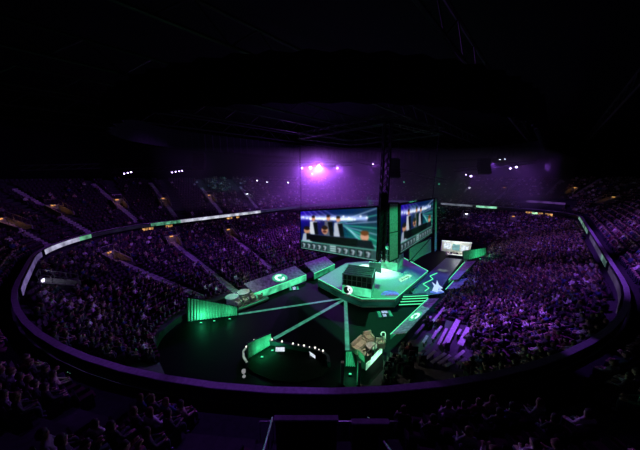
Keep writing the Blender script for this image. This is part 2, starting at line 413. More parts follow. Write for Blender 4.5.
for (px, kind, lab) in VOM:
    if kind == 'up':
        r = up_px(*px)
        if not r: continue
        p, i, s = r
    else:
        p = low_px(*px); i, t_ = low_at(p.x, p.y)
    n = Vector((*NO[i], 0)); tt = Vector((-n.y, n.x, 0)); p = p+Vector((0, 0, -.2)); big = 1.
    KEEP_DOT.append((p.x, p.y, 1.6)); KEEP_DOT.append((p.x-n.x*1.6, p.y-n.y*1.6, 1.2))
    t = at('vomitory', lab, 'doorway', p, 'doorways opening into the seating')
    sh = MB()
    for s in (-1, 1):                                      # side cheeks falling with the rake, back wall, lintel
        a = p+tt*s*.75; sh.hexa([a-n*1.5, a+tt*s*.18-n*1.5, a+tt*s*.18+n*1.2, a+n*1.2, a-n*1.5+Vector((0, 0, .45)), a+tt*s*.18-n*1.5+Vector((0, 0, .45)), a+tt*s*.18+n*1.2+Vector((0, 0, 1.7)), a+n*1.2+Vector((0, 0, 1.7))])
    sh.hexa([p+tt*.93+n*1.0, p-tt*.93+n*1.0, p-tt*.93+n*1.2, p+tt*.93+n*1.2]+[q+Vector((0, 0, 1.7)) for q in (p+tt*.93+n*1.0, p-tt*.93+n*1.0, p-tt*.93+n*1.2, p+tt*.93+n*1.2)])
    t.part('surround', sh, M['concrete'])
    rl = MB()
    for s in (-1, 1):
        a = p+tt*s*.84; rl.path([a-n*1.4+Vector((0, 0, 1.2)), a+n*1.1+Vector((0, 0, 2.5))], .04)
        for q in range(4): b = a+n*(-1.4+q*.83); rl.bar(b+Vector((0, 0, .4)), b+Vector((0, 0, 1.2+q*.43)), .03)
    rl.bar(p+tt*.84+n*1.1+Vector((0, 0, 2.5)), p-tt*.84+n*1.1+Vector((0, 0, 2.5)), .04)
    t.part('handrail', rl, M['steel'])
    lm = MB(); lm.box(p-n*.0+n*.9+Vector((0, 0, 1.55)), (.5, .12, .14), math.atan2(tt.y, tt.x)); t.part('lamp', lm, M['warm'] if 'pale' not in lab and 'violet' not in lab else M['lens_w'], 'lit lamp over the opening')
    wcol = (1., .42, .12) if 'pale' not in lab and 'violet' not in lab else (.7, .6, 1.)
    point(p-n*.3+Vector((0, 0, 1.5)), wcol, 5.5 if 'dim' not in lab else 2.2)
# suites: amber windows in the band at far right, dots at left, violet lounge ledge
def band_box(px, w, h, m, label, name='suite_window', z=None, grp='amber lit suite windows', cat='window'):
    i = ringi(*px, z=5.4); p = R[i]-NO[i]*.05; n = Vector((*NO[i], 0)); rz = math.atan2(n.x, -n.y)
    q = G(*px, 5.4); d = Vector((R[i][0], R[i][1], 0)); pos = Vector((p[0], p[1], 5.45))
    t = at(name, label, cat, pos, grp)
    fr = MB(); 
    for dx, dz, sx, sz in ((-w/2, 0, .08, h+.16), (w/2, 0, .08, h+.16), (0, h/2, w, .08), (0, -h/2, w, .08), (0, 0, .05, h)):
        fr.box(pos+Vector((math.cos(rz)*dx, math.sin(rz)*dx, dz)), (sx, .14, sz), rz)
    t.part('frame', fr, M['black']); pn = MB(); pn.box(pos, (w, .06, h), rz); t.part('pane', pn, m)
for q, (px, w) in enumerate((((531, 209.5), 1.3), ((543.5, 210), 2.2), ((555, 211), 1.), ((567, 213), 1.6))):
    band_box(px, w, 1.0, M['amber'], 'amber lit suite window under the violet lounge, %s from the left' % ordw(q))
band_box((557, 206), 1.6, .6, M['g_pale'], 'small pale green screen between the amber suite windows', 'suite_screen', grp='suite screen', cat='screen')
for q, (px, w) in enumerate((((143, 228), 1.), ((151, 227), .8), ((160, 225), 1.2), ((222, 218), 1.4), ((232, 217), .8))):
    band_box(px, w, .5, M['amber'], 'small amber suite window in the left band, %s from the left' % ordw(q), grp='small amber suite windows at left')
r0, r1 = up_px(527, 196), up_px(580, 199)
if r0 and r1:
    i0, i1 = sorted((r0[1], r1[1])); t = at('lounge_ledge', 'violet lit lounge ledge in the upper tier above the amber suite windows', 'ledge', r0[0])
    led = MB(); top = MB(); wl = MB()
    for i in range(i0, i1):
        a, b, c, d = up_pt(i, 2.6), up_pt(i+1, 2.6), up_pt(i+1, 4.4), up_pt(i, 4.4)
        led.hexa([(*x, 6.0) for x in (a, b, c, d)]+[(*x, 8.0) for x in (a, b, c, d)])
        a, b, c, d = up_pt(i, 2.45), up_pt(i+1, 2.45), up_pt(i+1, 2.62), up_pt(i, 2.62)
        top.hexa([(*x, 8.) for x in (a, b, c, d)]+[(*x, 8.5) for x in (a, b, c, d)])
        KEEP_DOT.append((*up_pt(i, 3.5), 2.2))
    t.part('counter', led, M['dark']); t.part('light_strip', top, em('violet strip', (.42, .16, .9), .16, .5, .8))
# ------------------------------------------------------------------ hanging screens
def picture(w, h):
    A = np.zeros((h, w, 3)); yy, xx = np.mgrid[0:h, 0:w]; x = (xx+.5)/w; y = (yy+.5)/h     # y down
    A[:] = np.stack([.03+.05*np.sin(x*5)**2, .05+.10*x, .22-.08*x+.10*(1-y)], -1)
    A += np.stack([.10*np.exp(-((x-.02)**2+(y-.1)**2)/.05), 0*x, .25*np.exp(-((x-.02)**2+(y-.1)**2)/.05)], -1)
    A += (np.exp(-((x-.85)/.25)**2)*np.clip(y-.25, 0, 1))[..., None]*np.array((.0, .7, .35))
    def blob(cx, cy, rx, ry, c, a=1.):
        d = ((x-cx)/rx)**2+((y-cy)/ry)**2; k = (d < 1)[..., None]*a; A[:] = A*(1-k)+np.array(c)*k
    def line(x0, y0, x1, y1, t, c, a=.7):
        L = math.hypot(x1-x0, y1-y0); u = ((x-x0)*(x1-x0)+(y-y0)*(y1-y0))/L/L; d = np.abs((x-x0)*(y1-y0)-(y-y0)*(x1-x0))/L
        k = ((u > 0) & (u < 1))[..., None]*np.exp(-(d/t)**2)[..., None]*a; A[:] = A*(1-k)+np.array(c)*k
    def quad(p, c, a=1.):
        k = np.ones_like(x, bool); n = len(p)
        for q in range(n): (ax, ay), (bx, by) = p[q], p[(q+1) % n]; k &= ((bx-ax)*(y-ay)-(by-ay)*(x-ax)) >= 0
        A[k] = A[k]*(1-a)+np.array(c)*a
    for k in range(9): line(.55+.02*k, .28+.02*k, 1., .02+.12*k, .008, (.35, 1., .75) if k % 2 else (.8, .9, 1.), .6)
    for k in range(5): line(.05+.08*k, .0, .2+.12*k, .3, .006, (.6, .55, 1.), .5)
    line(0, .17, .9, .20, .05, (.75, .8, 1.), .8); line(.15, .2, .75, .22, .025, (1., 1., .95), .9)
    for k in range(14): blob(.05+.065*k, .16+.03*(k % 3), .012, .02, (1., 1., 1.), .9)
    for cx, cy, sc, c1 in ((.22, .20, 1., (.72, .72, .72)), (.44, .19, .95, (.30, .30, .34)), (.57, .22, .95, (.62, .63, .66))):
        quad([(cx-.055*sc, cy+.07), (cx+.055*sc, cy+.07), (cx+.075*sc, .60), (cx-.065*sc, .60)], c1)
        quad([(cx-.01, cy+.09), (cx+.055*sc, cy+.08), (cx+.075*sc, .60), (cx+.02, .60)], (.04, .045, .06))
        blob(cx, cy, .028*sc, .062*sc, (.75, .50, .38)); blob(cx, cy-.045, .028*sc, .030*sc, (.10, .07, .05))
    blob(.385, .46, .045, .10, (.70, .48, .36)); blob(.385, .41, .042, .05, (.12, .08, .06)); blob(.385, .50, .03, .03, (.3, .15, .12))
    blob(.11, .50, .05, .08, (.68, .46, .35)); blob(.11, .44, .05, .05, (.10, .07, .05)); quad([(.05, .58), (.15, .56), (.2, .80), (.02, .80)], (.55, .58, .62))
    quad([(.1, .57), (.17, .57), (.2, .72), (.1, .74)], (.05, .05, .06))
    blob(.87, .55, .045, .09, (.72, .5, .38)); blob(.87, .48, .045, .05, (.35, .2, .1)); quad([(.80, .62), (.94, .62), (.99, .86), (.78, .84)], (.06, .08, .10))
    quad([(.15, .585), (.80, .60), (.78, .84), (.16, .76)], (.015, .015, .03)); line(.15, .585, .80, .60, .006, (.3, .35, .5), .8)
    quad([(0, .785), (1, .785), (1, 1), (0, 1)], (.16, .26, .25)); line(0, .785, 1, .785, .008, (.5, .9, .75), .8); line(0, .985, 1, .985, .012, (.55, .85, .75), .8)
    for k in range(11):
        if k == 5:
            for q in range(3): line(.455, .825+.05*q, .535, .825+.05*q, .012, (.85, .95, .92), .9)
            continue
        cx = .05+k*.082+(.0 if k < 5 else .03)
        quad([(cx-.03, .815), (cx+.03, .815), (cx+.03, .97), (cx-.03, .97)], (.02, .03, .04)); line(cx-.02, .85, cx+.02, .85, .012, (.8, .9, .9), .9); line(cx-.02, .885, cx+.02, .885, .008, (.5, .6, .6), .8)
        line(cx+.02, .85, cx+.005, .95, .010, (.75, .85, .85), .8); line(cx-.025, .93, cx+.0, .93, .008, (.6, .7, .7), .8)
    A = np.clip(A*np.array((.92, .95, 1.))+rng.normal(0, .03, A.shape), 0, 1)
    for _ in range(6): P = np.pad(A, ((1, 1), (1, 1), (0, 0)), 'edge'); A = (P[:-2, 1:-1]+P[2:, 1:-1]+P[1:-1, :-2]+P[1:-1, 2:]+2*A)/6
    return A**2.1
PIC = picture(220, 120)
def screen(tl, tr, br, bl, label, s):
    tl, tr, br, bl = map(Vector, (tl, tr, br, bl)); h, w = PIC.shape[:2]
    n = (tr-tl).cross(bl-tl).normalized()
    if n.y > 0: n = -n                                    # towards the audience
    c0 = (tl+tr+br+bl)/4; t = at('hanging_screen', label, 'screen', c0)
    fx, fy = np.linspace(0, 1, w+1), np.linspace(0, 1, h+1)
    vs = [tuple((tl*(1-a)+tr*a)*(1-b)+(bl*(1-a)+br*a)*b+n*.02-c0) for b in fy for a in fx]
    fs = [(j*(w+1)+i, j*(w+1)+i+1, (j+1)*(w+1)+i+1, (j+1)*(w+1)+i) for j in range(h) for i in range(w)]
    me = bpy.data.meshes.new('display'); me.from_pydata(vs, [], fs); ca = me.color_attributes.new('picture', 'FLOAT_COLOR', 'CORNER')
    px = np.concatenate([np.repeat(PIC.reshape(-1, 3), 4, 0), np.ones((h*w*4, 1))], 1); ca.data.foreach_set('color', px.ravel())
    me.materials.append(vc_em('screen picture', s)); o = bpy.data.objects.new('display', me); COL.objects.link(o); o.parent = t.t
    fr = MB()
    def off(a, b, k): return a+(a-b).normalized()*k
    for a, b in ((tl, tr), (tr, br), (br, bl), (bl, tl)):
        fr.bar(a, b, .12, 4)
    t.part('bezel', fr, M['black'])
    bk = MB(); q = [x-n*.06 for x in (bl, br, tr, tl)]; q2 = [x-n*.55 for x in (bl, br, tr, tl)]; bk.hexa(q2+q); t.part('cabinet', bk, M['black'])
    return n
f_tl, f_tr, f_br, f_bl = Y(300.3, 211, 33.2), Y(377.8, 206.8, 24), Y(377.8, 261.8, 24), Y(301, 248.5, 33.2)
screen(f_tl, f_tr, f_br, f_bl, 'large hanging screen facing front left that shows players at a desk', 1.5)
g_tl, g_tr, g_br, g_bl = Y(400, 204.5, 23.5), Y(433.5, 198.5, 29.9), Y(432, 233, 29.9), Y(399.5, 254, 23.5)
screen(g_tl, g_tr, g_br, g_bl, 'narrower hanging screen facing right, seen at a steep angle', 1.15)
# green lit side wall of the screen cube, black corner mast and the truss frame over it
w_tl, w_tr, w_br, w_bl = Y(389, 203, 23.2), Y(398.3, 203, 23.5), Y(398.3, 258, 23.5), Y(389, 262, 23.2)
t = at('screen_wing', 'tall pale wing panel lit green beside the right hanging screen', 'panel', (w_bl+w_br)/2)
b_ = MB(); b_.slab([w_bl, w_br, w_tr, w_tl], (.1, .3, 0)); t.part('panel', b_, M['curtain'])
b_ = MB(); b_.path([w_bl, w_tl, w_tr, w_br, w_bl], .07); b_.bar((w_bl+w_tl)/2, (w_br+w_tr)/2, .05); t.part('frame', b_, M['black'])
v_tl, v_tr, v_br, v_bl = Y(434.5, 198, 30.), Y(437, 198, 30.6), Y(437, 250, 30.6), Y(434.5, 252, 30.)
t = at('screen_wing', 'slim dark green wing panel on the far side of the right hanging screen', 'panel', (v_bl+v_br)/2)
b_ = MB(); b_.slab([v_bl, v_br, v_tr, v_tl], (.1, .3, 0)); t.part('panel', b_, M['curtain'])
b_ = MB(); b_.path([v_bl, v_tl, v_tr, v_br, v_bl], .05); t.part('frame', b_, M['black'])
corner = Vector((w_tl.x-.45, w_tl.y+.35, 0))
t = at('screen_mast', 'black lattice mast at the near corner between the two hanging screens', 'mast', (corner.x, corner.y, 5.2))
c_ = MB()
for dx in (-.32, .32):
    for dy in (-.32, .32): c_.bar((corner.x+dx, corner.y+dy, 6.2), (corner.x+dx, corner.y+dy, 20.), .09)
for q in range(16):
    z = 6.3+q*.75
    for sx, sy in ((1, 0), (-1, 0), (0, 1), (0, -1)):
        a = Vector((corner.x+(sx or -1)*.32, corner.y+(sy or -1)*.32, z)); b = Vector((corner.x+(sx or 1)*.32, corner.y+(sy or 1)*.32, z+.75)); c_.bar(a, b, .05, 4)
t.part('lattice', c_, M['black'])
c_ = MB(); c_.box((corner.x, corner.y+.1, 10.4), (.5, .4, 6.)); t.part('cloth_cover', c_, M['drape'])
# square truss ring that carries screens, at z 13
lc, rc_ = Vector((f_tl.x, f_tl.y, 0)), Vector((g_tr.x, g_tr.y, 0)); far = lc+rc_-corner
def truss(name, a, b, label, cat='truss', grp='lighting trusses under the roof', h=.7, sec=1.2, r=.06):
    a, b = Vector(a), Vector(b); t = at(name, label, cat, (a+b)/2, grp); d = (b-a); L = d.length; d.normalize(); n = Vector((-d.y, d.x, 0)).normalized()*h/2; up = Vector((0, 0, h/2))
    ch = MB()
    for s in (-1, 1):
        for q in (-1, 1): ch.bar(a+n*s+up*q, b+n*s+up*q, r)
    t.part('chords', ch, M['black']); la = MB(); k = max(2, int(L/sec))
    for q in range(k):
        p0, p1 = a+d*(L*q/k), a+d*(L*(q+1)/k)
        for s in (-1, 1): la.bar(p0+n*s-up, p1+n*s+up, r*.6, 4); la.bar(p0+n*s*(1)+up*s, p1-n*s+up*s, r*.6, 4)
    t.part('lacing', la, M['black']); return t
for a, b, l in ((corner, lc, 'front left'), (corner, rc_, 'front right'), (lc, far, 'rear left'), (rc_, far, 'rear right')):
    truss('screen_truss', a+Vector((0, 0, 20.2)), b+Vector((0, 0, 20.2)), 'black box truss over the %s side of the screen cube' % l, grp='trusses of the screen cube')
for a, q, z in ((lc, 'left', f_tl.z), (rc_, 'right', g_tr.z)):
    b_ = MB(); a = a+Vector((0, .3, 0)); b_.bar(a+Vector((0, 0, z)), a+Vector((0, 0, 20)), .025); b_.bar(a+Vector((.12, .1, z)), a+Vector((.12, .1, 20)), .025)
    b_.bar(a+Vector((-.1, 0, z)), a+Vector((.25, .1, z)), .06); tag(b_.build('hoist_cable', M['black']), 'thin black hoist cables over the %s end of the hanging screens' % q, 'cable')
# ------------------------------------------------------------------ stage
SZ = 1.1
st = [G(318, 279, SZ), G(345, 293, SZ), G(362, 299, SZ), G(395, 299, SZ), G(428, 271, SZ), G(404, 258, SZ), G(346, 263, SZ)]
c0 = sum(st, Vector())/len(st); c0.z = 0
t = at('stage', 'pale main stage lit green below the hanging screens', 'stage', c0)
b_ = MB(); b_.slab([(p.x, p.y, .02) for p in st], (0, 0, SZ-.02)); t.part('deck', b_, [M['stage']]*1)
b_ = MB(); b_.path([p+Vector((0, 0, .02)) for p in st[:6]], .04); t.part('edge_light', b_, M['g_edge'], 'bright green light strip along the stage edge')
b_ = MB()
for a, b in zip(st[:4], st[1:5]):
    n = Vector((b.y-a.y, -(b.x-a.x), 0)).normalized()*.03; b_.hexa([Vector((q.x, q.y, z))+m for z in (.15, .75) for q, m in ((a, n), (b, n), (b, -n), (a, -n))])
t.part('fascia', b_, em('stage fascia', (.05, .6, .4), .05, .6, .6), 'dim green lit fascia of the stage front')
def flat(polys, z, name, mats, label, cat, parts, grp=None):
    P = [[G(*q, z) for q in pl] for pl in polys]; c = sum(P[0], Vector())/len(P[0]); t = at(name, label, cat, c, grp)
    for pl, m, pn in zip(P, mats, parts):
        b = MB(); b.slab(pl, (0, 0, .012)); t.part(pn, b, m)
    return t
def disc(cx, cy, rx, ry, n=18, a0=0, a1=360): return [(cx+rx*math.cos(math.radians(a0+(a1-a0)*k/n)), cy+ry*math.sin(math.radians(a0+(a1-a0)*k/n))) for k in range(n+(0 if a1-a0 >= 360 else 1))]
flat([disc(390, 295, 9, 4.5, 14, 180, 360), disc(392, 296, 7, 2.6, 12, 180, 360)], SZ+.01, 'floor_emblem', [M['blue'], em('violet print', (.45, .2, .6), .3)], 'blue and violet half round emblem on the front corner of the main stage', 'emblem', ['rim', 'field'])
flat([[(398, 279), (409, 274), (412, 276), (401, 282)], [(401, 279.5), (408, 276), (409, 276.8), (402, 280.4)]], SZ+.01, 'floor_emblem', [M['g_pale'], M['g_soft']], 'pale green bar shaped emblem near the right edge of the main stage', 'emblem', ['field', 'bar'])
flat([disc(365, 267, 7, 2.6), disc(365, 267, 4, 1.5)], SZ+.01, 'painted_light_pool', [M['pale_em'], M['white_em']], 'round white pool of light painted as a glowing disc on the stage floor behind the booth', 'light pool', ['rim', 'centre'])  # pools of white light on the stage, painted as glowing discs
flat([disc(386, 269, 7, 3.2), disc(386, 269, 4, 1.8)], SZ+.01, 'painted_light_pool', [M['pale_em'], M['white_em']], 'round white pool of light painted as a glowing disc on the stage floor, right of the booth', 'light pool', ['rim', 'centre'])
def booth(fl, fr, back, h, label, base_h=1.3):
    fl, fr = Vector(fl), Vector(fr); d = (fr-fl); d.z = 0; n = Vector((-d.y, d.x, 0)).normalized()*back
    z0 = fl.z; t = at('player_booth', label, 'booth', (fl+fr)/2, 'player booths')
    P = [fl, fr, fr+n, fl+n]; up = lambda q, z: Vector((q.x, q.y, z0+z))
    b = MB(); b.hexa([up(q, 0) for q in P]+[up(q, base_h) for q in P]); t.part('base', b, M['deckdark'])
    g = MB(); e = n.normalized()*-.04; g.hexa([up(q, z)+m for z in (.08, base_h-.06) for q, m in ((fl, e), (fr, e), (fr, e*.1), (fl, e*.1))]); pnl = t.part('front_panel', g, M['g_front'], 'green lit front panel')
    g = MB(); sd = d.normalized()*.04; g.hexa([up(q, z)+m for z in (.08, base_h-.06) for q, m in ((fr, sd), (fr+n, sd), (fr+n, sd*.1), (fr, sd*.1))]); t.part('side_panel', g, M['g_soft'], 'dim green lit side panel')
    g = MB(); gl = [q+(sum(P, Vector())/4-q)*.04 for q in P]
    g.hexa([up(q, base_h) for q in gl]+[up(q, h-.1) for q in gl]); t.part('glass', g, M['glass'])
    f = MB(); k = 6
    for a, b2 in ((P[0], P[1]), (P[1], P[2]), (P[2], P[3]), (P[3], P[0])):
        f.bar(up(a, h), up(b2, h), .09); f.bar(up(a, base_h), up(b2, base_h), .06); f.bar(up(a, (h+base_h)/2), up(b2, (h+base_h)/2), .03)
        for q in range(k): c = a+(b2-a)*q/k; f.bar(up(c, base_h), up(c, h), .05, 4)
    for q in range(1, 5): a, b2 = P[0]+(P[3]-P[0])*q/5, P[1]+(P[2]-P[1])*q/5; f.bar(up(a, h), up(b2, h), .05)
    t.part('frame', f, M['steel'])
    r = MB(); r.hexa([up(q, h-.1) for q in P]+[up(q, h-.04) for q in P]); t.part('roof', r, M['black'])
    ds = MB(); s_ = [(P[0]*(1-a)+P[1]*a)*(1-b3)+(P[3]*(1-a)+P[2]*a)*b3 for a, b3 in ((.05, .15), (.95, .15), (.95, .45), (.05, .45))]
    ds.hexa([up(q, base_h) for q in s_]+[up(q, base_h+.35) for q in s_]); t.part('desk', ds, M['black'])
    return t, pnl, fl, fr, n
b1, pnl, fl, fr, n = booth(G(342, 293.5, SZ), G(371, 298.5, SZ), 3.0, 2.55, 'dark glass player booth with a glowing crescent emblem at the stage front', 1.2)
d = (fr-fl); d.z = 0; d.normalize(); e = -n.normalized(); ctr = fl+(fr-fl)*.22+Vector((0, 0, .62))
def on_panel(poly, m, par, name, tl, k=.05, lab=None):
    q = MB(); q.slab([ctr+d*a+Vector((0, 0, b))+e*k for a, b in poly], e*.03); return tl.part(name, q, m, lab, par)
on_panel([(.54*math.cos(a*.35), .54*math.sin(a*.35)) for a in range(18)], M['white_em'], pnl, 'emblem_disc', b1)
on_panel([(-.15+.40*math.cos(a*.35), .0+.46*math.sin(a*.35)) for a in range(18)], M['deckdark'], pnl, 'emblem_crescent', b1, .09)
on_panel([(-.05, .42), (.20, .34), (.10, .05), (.34, -.12), (.05, -.42), (.12, -.1), (-.08, .05)], M['white_em'], pnl, 'emblem_flash', b1, .125)
booth(G(381, 268, SZ), G(397, 271.5, SZ), 3.0, 3.2, 'dark player booth at the back of the stage under the right screen', 1.3)
# stage stairs with green nosings
t = at('stage_steps', 'dark stage steps with glowing green edges at the right front corner', 'steps', G(414, 302, 0))
b_ = MB(); g_ = MB()
for k, (x0, x1, y) in enumerate(((403, 428, 296.6), (402, 428, 299), (400.5, 428, 301.7), (399, 428, 304.6))):
    z = .9-k*.22; A = G(x0, y, z); B = G(x1, y-1.2, z); dd = Vector((0, .55, 0))
    b_.hexa([(A.x, A.y, .01), (B.x, B.y, .01), (B.x, B.y+.55, .01), (A.x, A.y+.55, .01), A, B, B+dd, A+dd]); g_.bar(A+Vector((0, -.03, 0)), B+Vector((0, -.03, 0)), .045, 4)
t.part('tread', b_, M['deckdark']); t.part('nosing', g_, M['g_edge'], 'glowing green edge')
# blue stage at right
bs = [G(*q, .5) for q in ((408, 290), (430, 272), (446, 258), (462, 259), (447, 280), (437, 294), (418, 297))]
t = at('side_stage', 'dark side stage washed in blue light right of the main stage', 'stage', sum(bs, Vector())/len(bs)*1.0)
b_ = MB(); b_.slab([(p.x, p.y, .02) for p in bs], (0, 0, .48)); t.part('deck', b_, mat('side stage deck', (.16, .17, .22), .45, spec=.1))
b_ = MB(); b_.path([G(*q, .55) for q in ((437, 273), (430, 276), (433, 279), (423, 284), (429, 288), (425, 291))], .05); t.part('zigzag_light', b_, M['g_edge'], 'green zigzag light strip')
b_ = MB(); b_.path([G(*q, .55) for q in ((410, 266), (412, 262), (426, 253))], .05); t.part('outline_light', b_, M['g_soft'])
flat([[(432, 291), (434, 286), (432, 282), (436, 285), (437, 280), (439, 285), (443, 288), (440, 289), (444, 292), (437, 292.5)], [(438, 290.5), (439, 286.5), (441, 289)], disc(437, 292, 7, 1.6)], .53, 'floor_emblem', [M['cyan'], M['blue'], M['blue']], 'pale blue plume shaped emblem on the blue side stage', 'emblem', ['plume', 'shade', 'glow_ring'])  # printed emblem glows by emission, blue light put into its colour
flat([[(437, 270), (440, 268.5), (443, 270), (446, 269), (448, 271), (443, 271.6), (440, 271.2)]], .53, 'floor_emblem', [em('dim print', (.4, .55, .6), .25)], 'small dim grey emblem at the back of the blue side stage', 'emblem', ['mark'])
# stage wall below the right screen
t = at('stage_backdrop', 'pale stage back wall lit green beneath the right hanging screen', 'backdrop', Y(412, 258, 28))
b_ = MB(); p0, p1, p2, p3 = Y(409, 262, 26.5), Y(431, 252, 30.5), Y(431, 238, 30.5), Y(409, 247, 26.5); b_.slab([p0, p1, p2, p3], (.1, .25, 0)); t.part('panel', b_, M['curtain'])
b_ = MB(); b_.path([p0, p2], .06); b_.path([p1, p2, p3, p0], .06); t.part('brace', b_, M['black'])
t = at('stage_backdrop', 'pale stage back wall lit green between the two player booths', 'backdrop', Y(376, 262, 31))
b_ = MB(); p0, p1, p2, p3 = Y(369, 270, 30), Y(381, 273, 28.8), Y(381, 263, 28.8), Y(369, 262, 30); b_.slab([p0, p1, p2, p3], (.1, .25, 0)); t.part('panel', b_, M['curtain'])
# ------------------------------------------------------------------ floor light strips, logos
def strip(a, b, label, w=.19):
    A, B = G(*a, .03), G(*b, .03); dd = (B-A).normalized(); n = Vector((-dd.y, dd.x, 0))*w
    t = at('floor_light_strip', label, 'light strip', (A+B)/2, 'light strips on the arena floor')
    q = MB(); q.slab([A-n, B-n, B+n, A+n], (0, 0, .03)); t.part('diffuser', q, M['run'])
    q = MB(); q.bar(A-n*1.2, B-n*1.2, .03, 4); q.bar(A+n*1.2, B+n*1.2, .03, 4); t.part('edge_rail', q, M['black'])
strip((344, 298.5), (238, 314.5), 'long teal floor light strip from the stage to the left desk set', .16)
strip((344.5, 299.5), (274, 339), 'teal floor light strip from the stage to the round pit', .19)
strip((345.5, 300), (347.5, 351), 'teal floor light strip running straight towards the sofa set', .19)
flat([[(288, 286.5), (298, 285.5), (300, 290), (289, 291)], [(289.5, 287.2), (291, 287), (292, 290), (290, 290.2)], [(292.5, 287), (295.5, 286.8), (296, 289.6), (293, 290)], [(296.5, 286.8), (298, 286.6), (299, 289.4), (297, 289.8)]], .02, 'floor_emblem', [M['navy'], M['logo_g'], M['cyan'], M['logo_g']], 'small green and white emblem on the dark floor near the left tarp', 'emblem', ['field', 'mark', 'mark', 'mark'])
flat([[(375, 310.5), (390, 309.5), (394, 317), (378, 318.5)], [(377, 311.5), (380, 311.3), (382, 317), (379, 317.3)], [(381, 311), (387, 310.8), (388.5, 313), (382, 313.4)], [(382.5, 314.3), (386, 314.1), (386.8, 316.4), (383.4, 316.8)], [(388, 310.8), (390, 310.6), (393, 316), (390, 316.3)]], .02, 'floor_emblem', [M['navy'], M['logo_g'], M['cyan'], M['cyan'], M['logo_g']], 'green and white framed emblem on the dark floor before the stage', 'emblem', ['field', 'mark', 'mark', 'mark', 'mark'])
# ------------------------------------------------------------------ tarps over the front rows
def tarp(f0, f1, bk1, bk0, label, frontm, logo, zf=1.1, zb=1.9, face=.9):
    A, B = G(*f0, zf), G(*f1, zf); C_, D_ = G(*bk1, zb), G(*bk0, zb)
    t = at('seat_tarp', label, 'tarp', (A+B+C_+D_)/4, 'printed tarps over the front rows')
    q = MB(); q.slab([A, B, C_, D_], (0, 0, .05)); tp = t.part('cover', q, M['tarp'])
    q = MB(); o_ = ((A+B)/2-(C_+D_)/2); o_.z = 0; o_ = o_.normalized()*.05
    q.hexa([Vector((p.x, p.y, z))+s for z in (zf-face, zf) for p, s in ((A, o_), (B, o_), (B, o_*.1), (A, o_*.1))]); t.part('front_board', q, frontm, 'lit board below the front edge')
    q = MB(); q.bar(A+o_, B+o_, .045, 5); t.part('edge_light', q, M['g_edge'] if logo != 'grey' else M['g_soft'])
    KEEP_POLY.append([tuple(p) for p in (A, B, C_, D_)])
    ex, ey = (B-A), (D_-A); nn = ex.cross(ey).normalized(); nn = nn if nn.z > 0 else -nn
    def print_(poly, m, name, k):  # printed logos glow by emission, standing in for the light on them
        s = MB(); s.slab([A+ex*a+ey*b+nn*(.055+k*.006) for a, b in poly], nn*.005); t.part(name, s, m, None, tp)
    def ell(cx, cy, rx, ry, a0=0, a1=360, n=20): return [(cx+rx*math.cos(math.radians(a0+(a1-a0)*k/n)), cy+ry*math.sin(math.radians(a0+(a1-a0)*k/n))) for k in range(n)]
    def cres(cx, cy, rx, ry, a0, a1, th): return ell(cx, cy, rx, ry, a0, a1, 14)+ell(cx, cy, rx*th, ry*th, a0, a1, 14)[::-1]
    if logo == 'green':
        print_(ell(.55, .5, .13, .42), M['logo_g'], 'logo', 0); print_(cres(.555, .5, .09, .33, 40, 250, .5), M['pale_em'], 'logo', 1); print_(cres(.56, .45, .06, .25, 230, 380, .4), M['pale_em'], 'logo', 2)
    else:
        print_([(.35, .30), (.75, .30), (.75, .42), (.35, .42)], M['cyan'], 'logo', 0)
        print_([(.36, .48), (.42, .80), (.47, .60), (.52, .90), (.57, .62), (.66, .78), (.68, .48)], M['orange'], 'logo', 1); print_([(.55, .45), (.72, .45), (.76, .62), (.62, .58)], M['red'], 'logo', 2)
    return t
tarp((254, 293.5), (306, 274.7), (295, 266), (244, 284), 'long grey tarp with a green logo over the front rows left of the stage', M['g_front'], 'green')
tarp((314, 273.5), (334.5, 264.2), (325, 256.5), (304, 263.5), 'small dark tarp with an orange logo left of the hanging screen', M['g_soft'], 'flame')
tarp((428, 299), (391, 334.5), (406, 333.5), (439, 298.5), 'large grey tarp with a green logo on the right side of the floor', M['g_soft'], 'green', face=.5)
tarp((465, 262), (449, 280), (458, 279.5), (476, 261), 'narrow grey tarp with a green logo far right beside the blue stage', M['g_soft'], 'green', face=.5)
tarp((454, 281), (446, 289.5), (459, 288.5), (471, 277.5), 'small tarp with an orange logo on the right between two green logo tarps', M['deckdark'], 'flame', face=.5)
# ------------------------------------------------------------------ green curtain walls with uplights
def curtain(bl, br, tr, tl, label, n=36, up=None, name='curtain_wall'):
    t = at(name, label, 'curtain', (bl+br)/2); q = MB(); d = br-bl; nn = Vector((d.y, -d.x, 0)).normalized()
    if nn.dot(Vector((0, 0, 0))-Vector((bl.x, bl.y, 0))) < 0: nn = -nn
    for k in range(n):
        a, b = k/n, (k+1)/n; o0, o1 = nn*(.06 if k % 2 else -.06), nn*(-.06 if k % 2 else .06)
        q.hexa([bl+d*a+o0, bl+d*b+o1, bl+d*b+o1-nn*.05, bl+d*a+o0-nn*.05, tl+(tr-tl)*a+o0, tl+(tr-tl)*b+o1, tl+(tr-tl)*b+o1-nn*.05, tl+(tr-tl)*a+o0-nn*.05])
    t.part('cloth', q, M['curtain'])
    q = MB(); q.bar(tl, tr, .05); q.bar(bl, tl, .05); q.bar(br, tr, .05); t.part('frame', q, M['black'])
    return nn
GREEN = (.05, 1., .38)
UPL = []
def uplight(p, label, power, aim):
    p = (p[0], p[1], aim or 0)
    t = at('uplight', label, 'uplight', p, 'green uplights'); q = MB(); q.box((p[0], p[1], p[2]+.09), (.24, .18, .16)); t.part('body', q, M['black'])
    q = MB(); q.box((p[0], p[1], p[2]+.18), (.18, .12, .03)); t.part('lens', q, M['lens_g']); point((p[0], p[1], p[2]+.5), GREEN, power, .15)
a, b, c, d_ = G(187, 321.5, .05), G(238, 315, .05), None, None
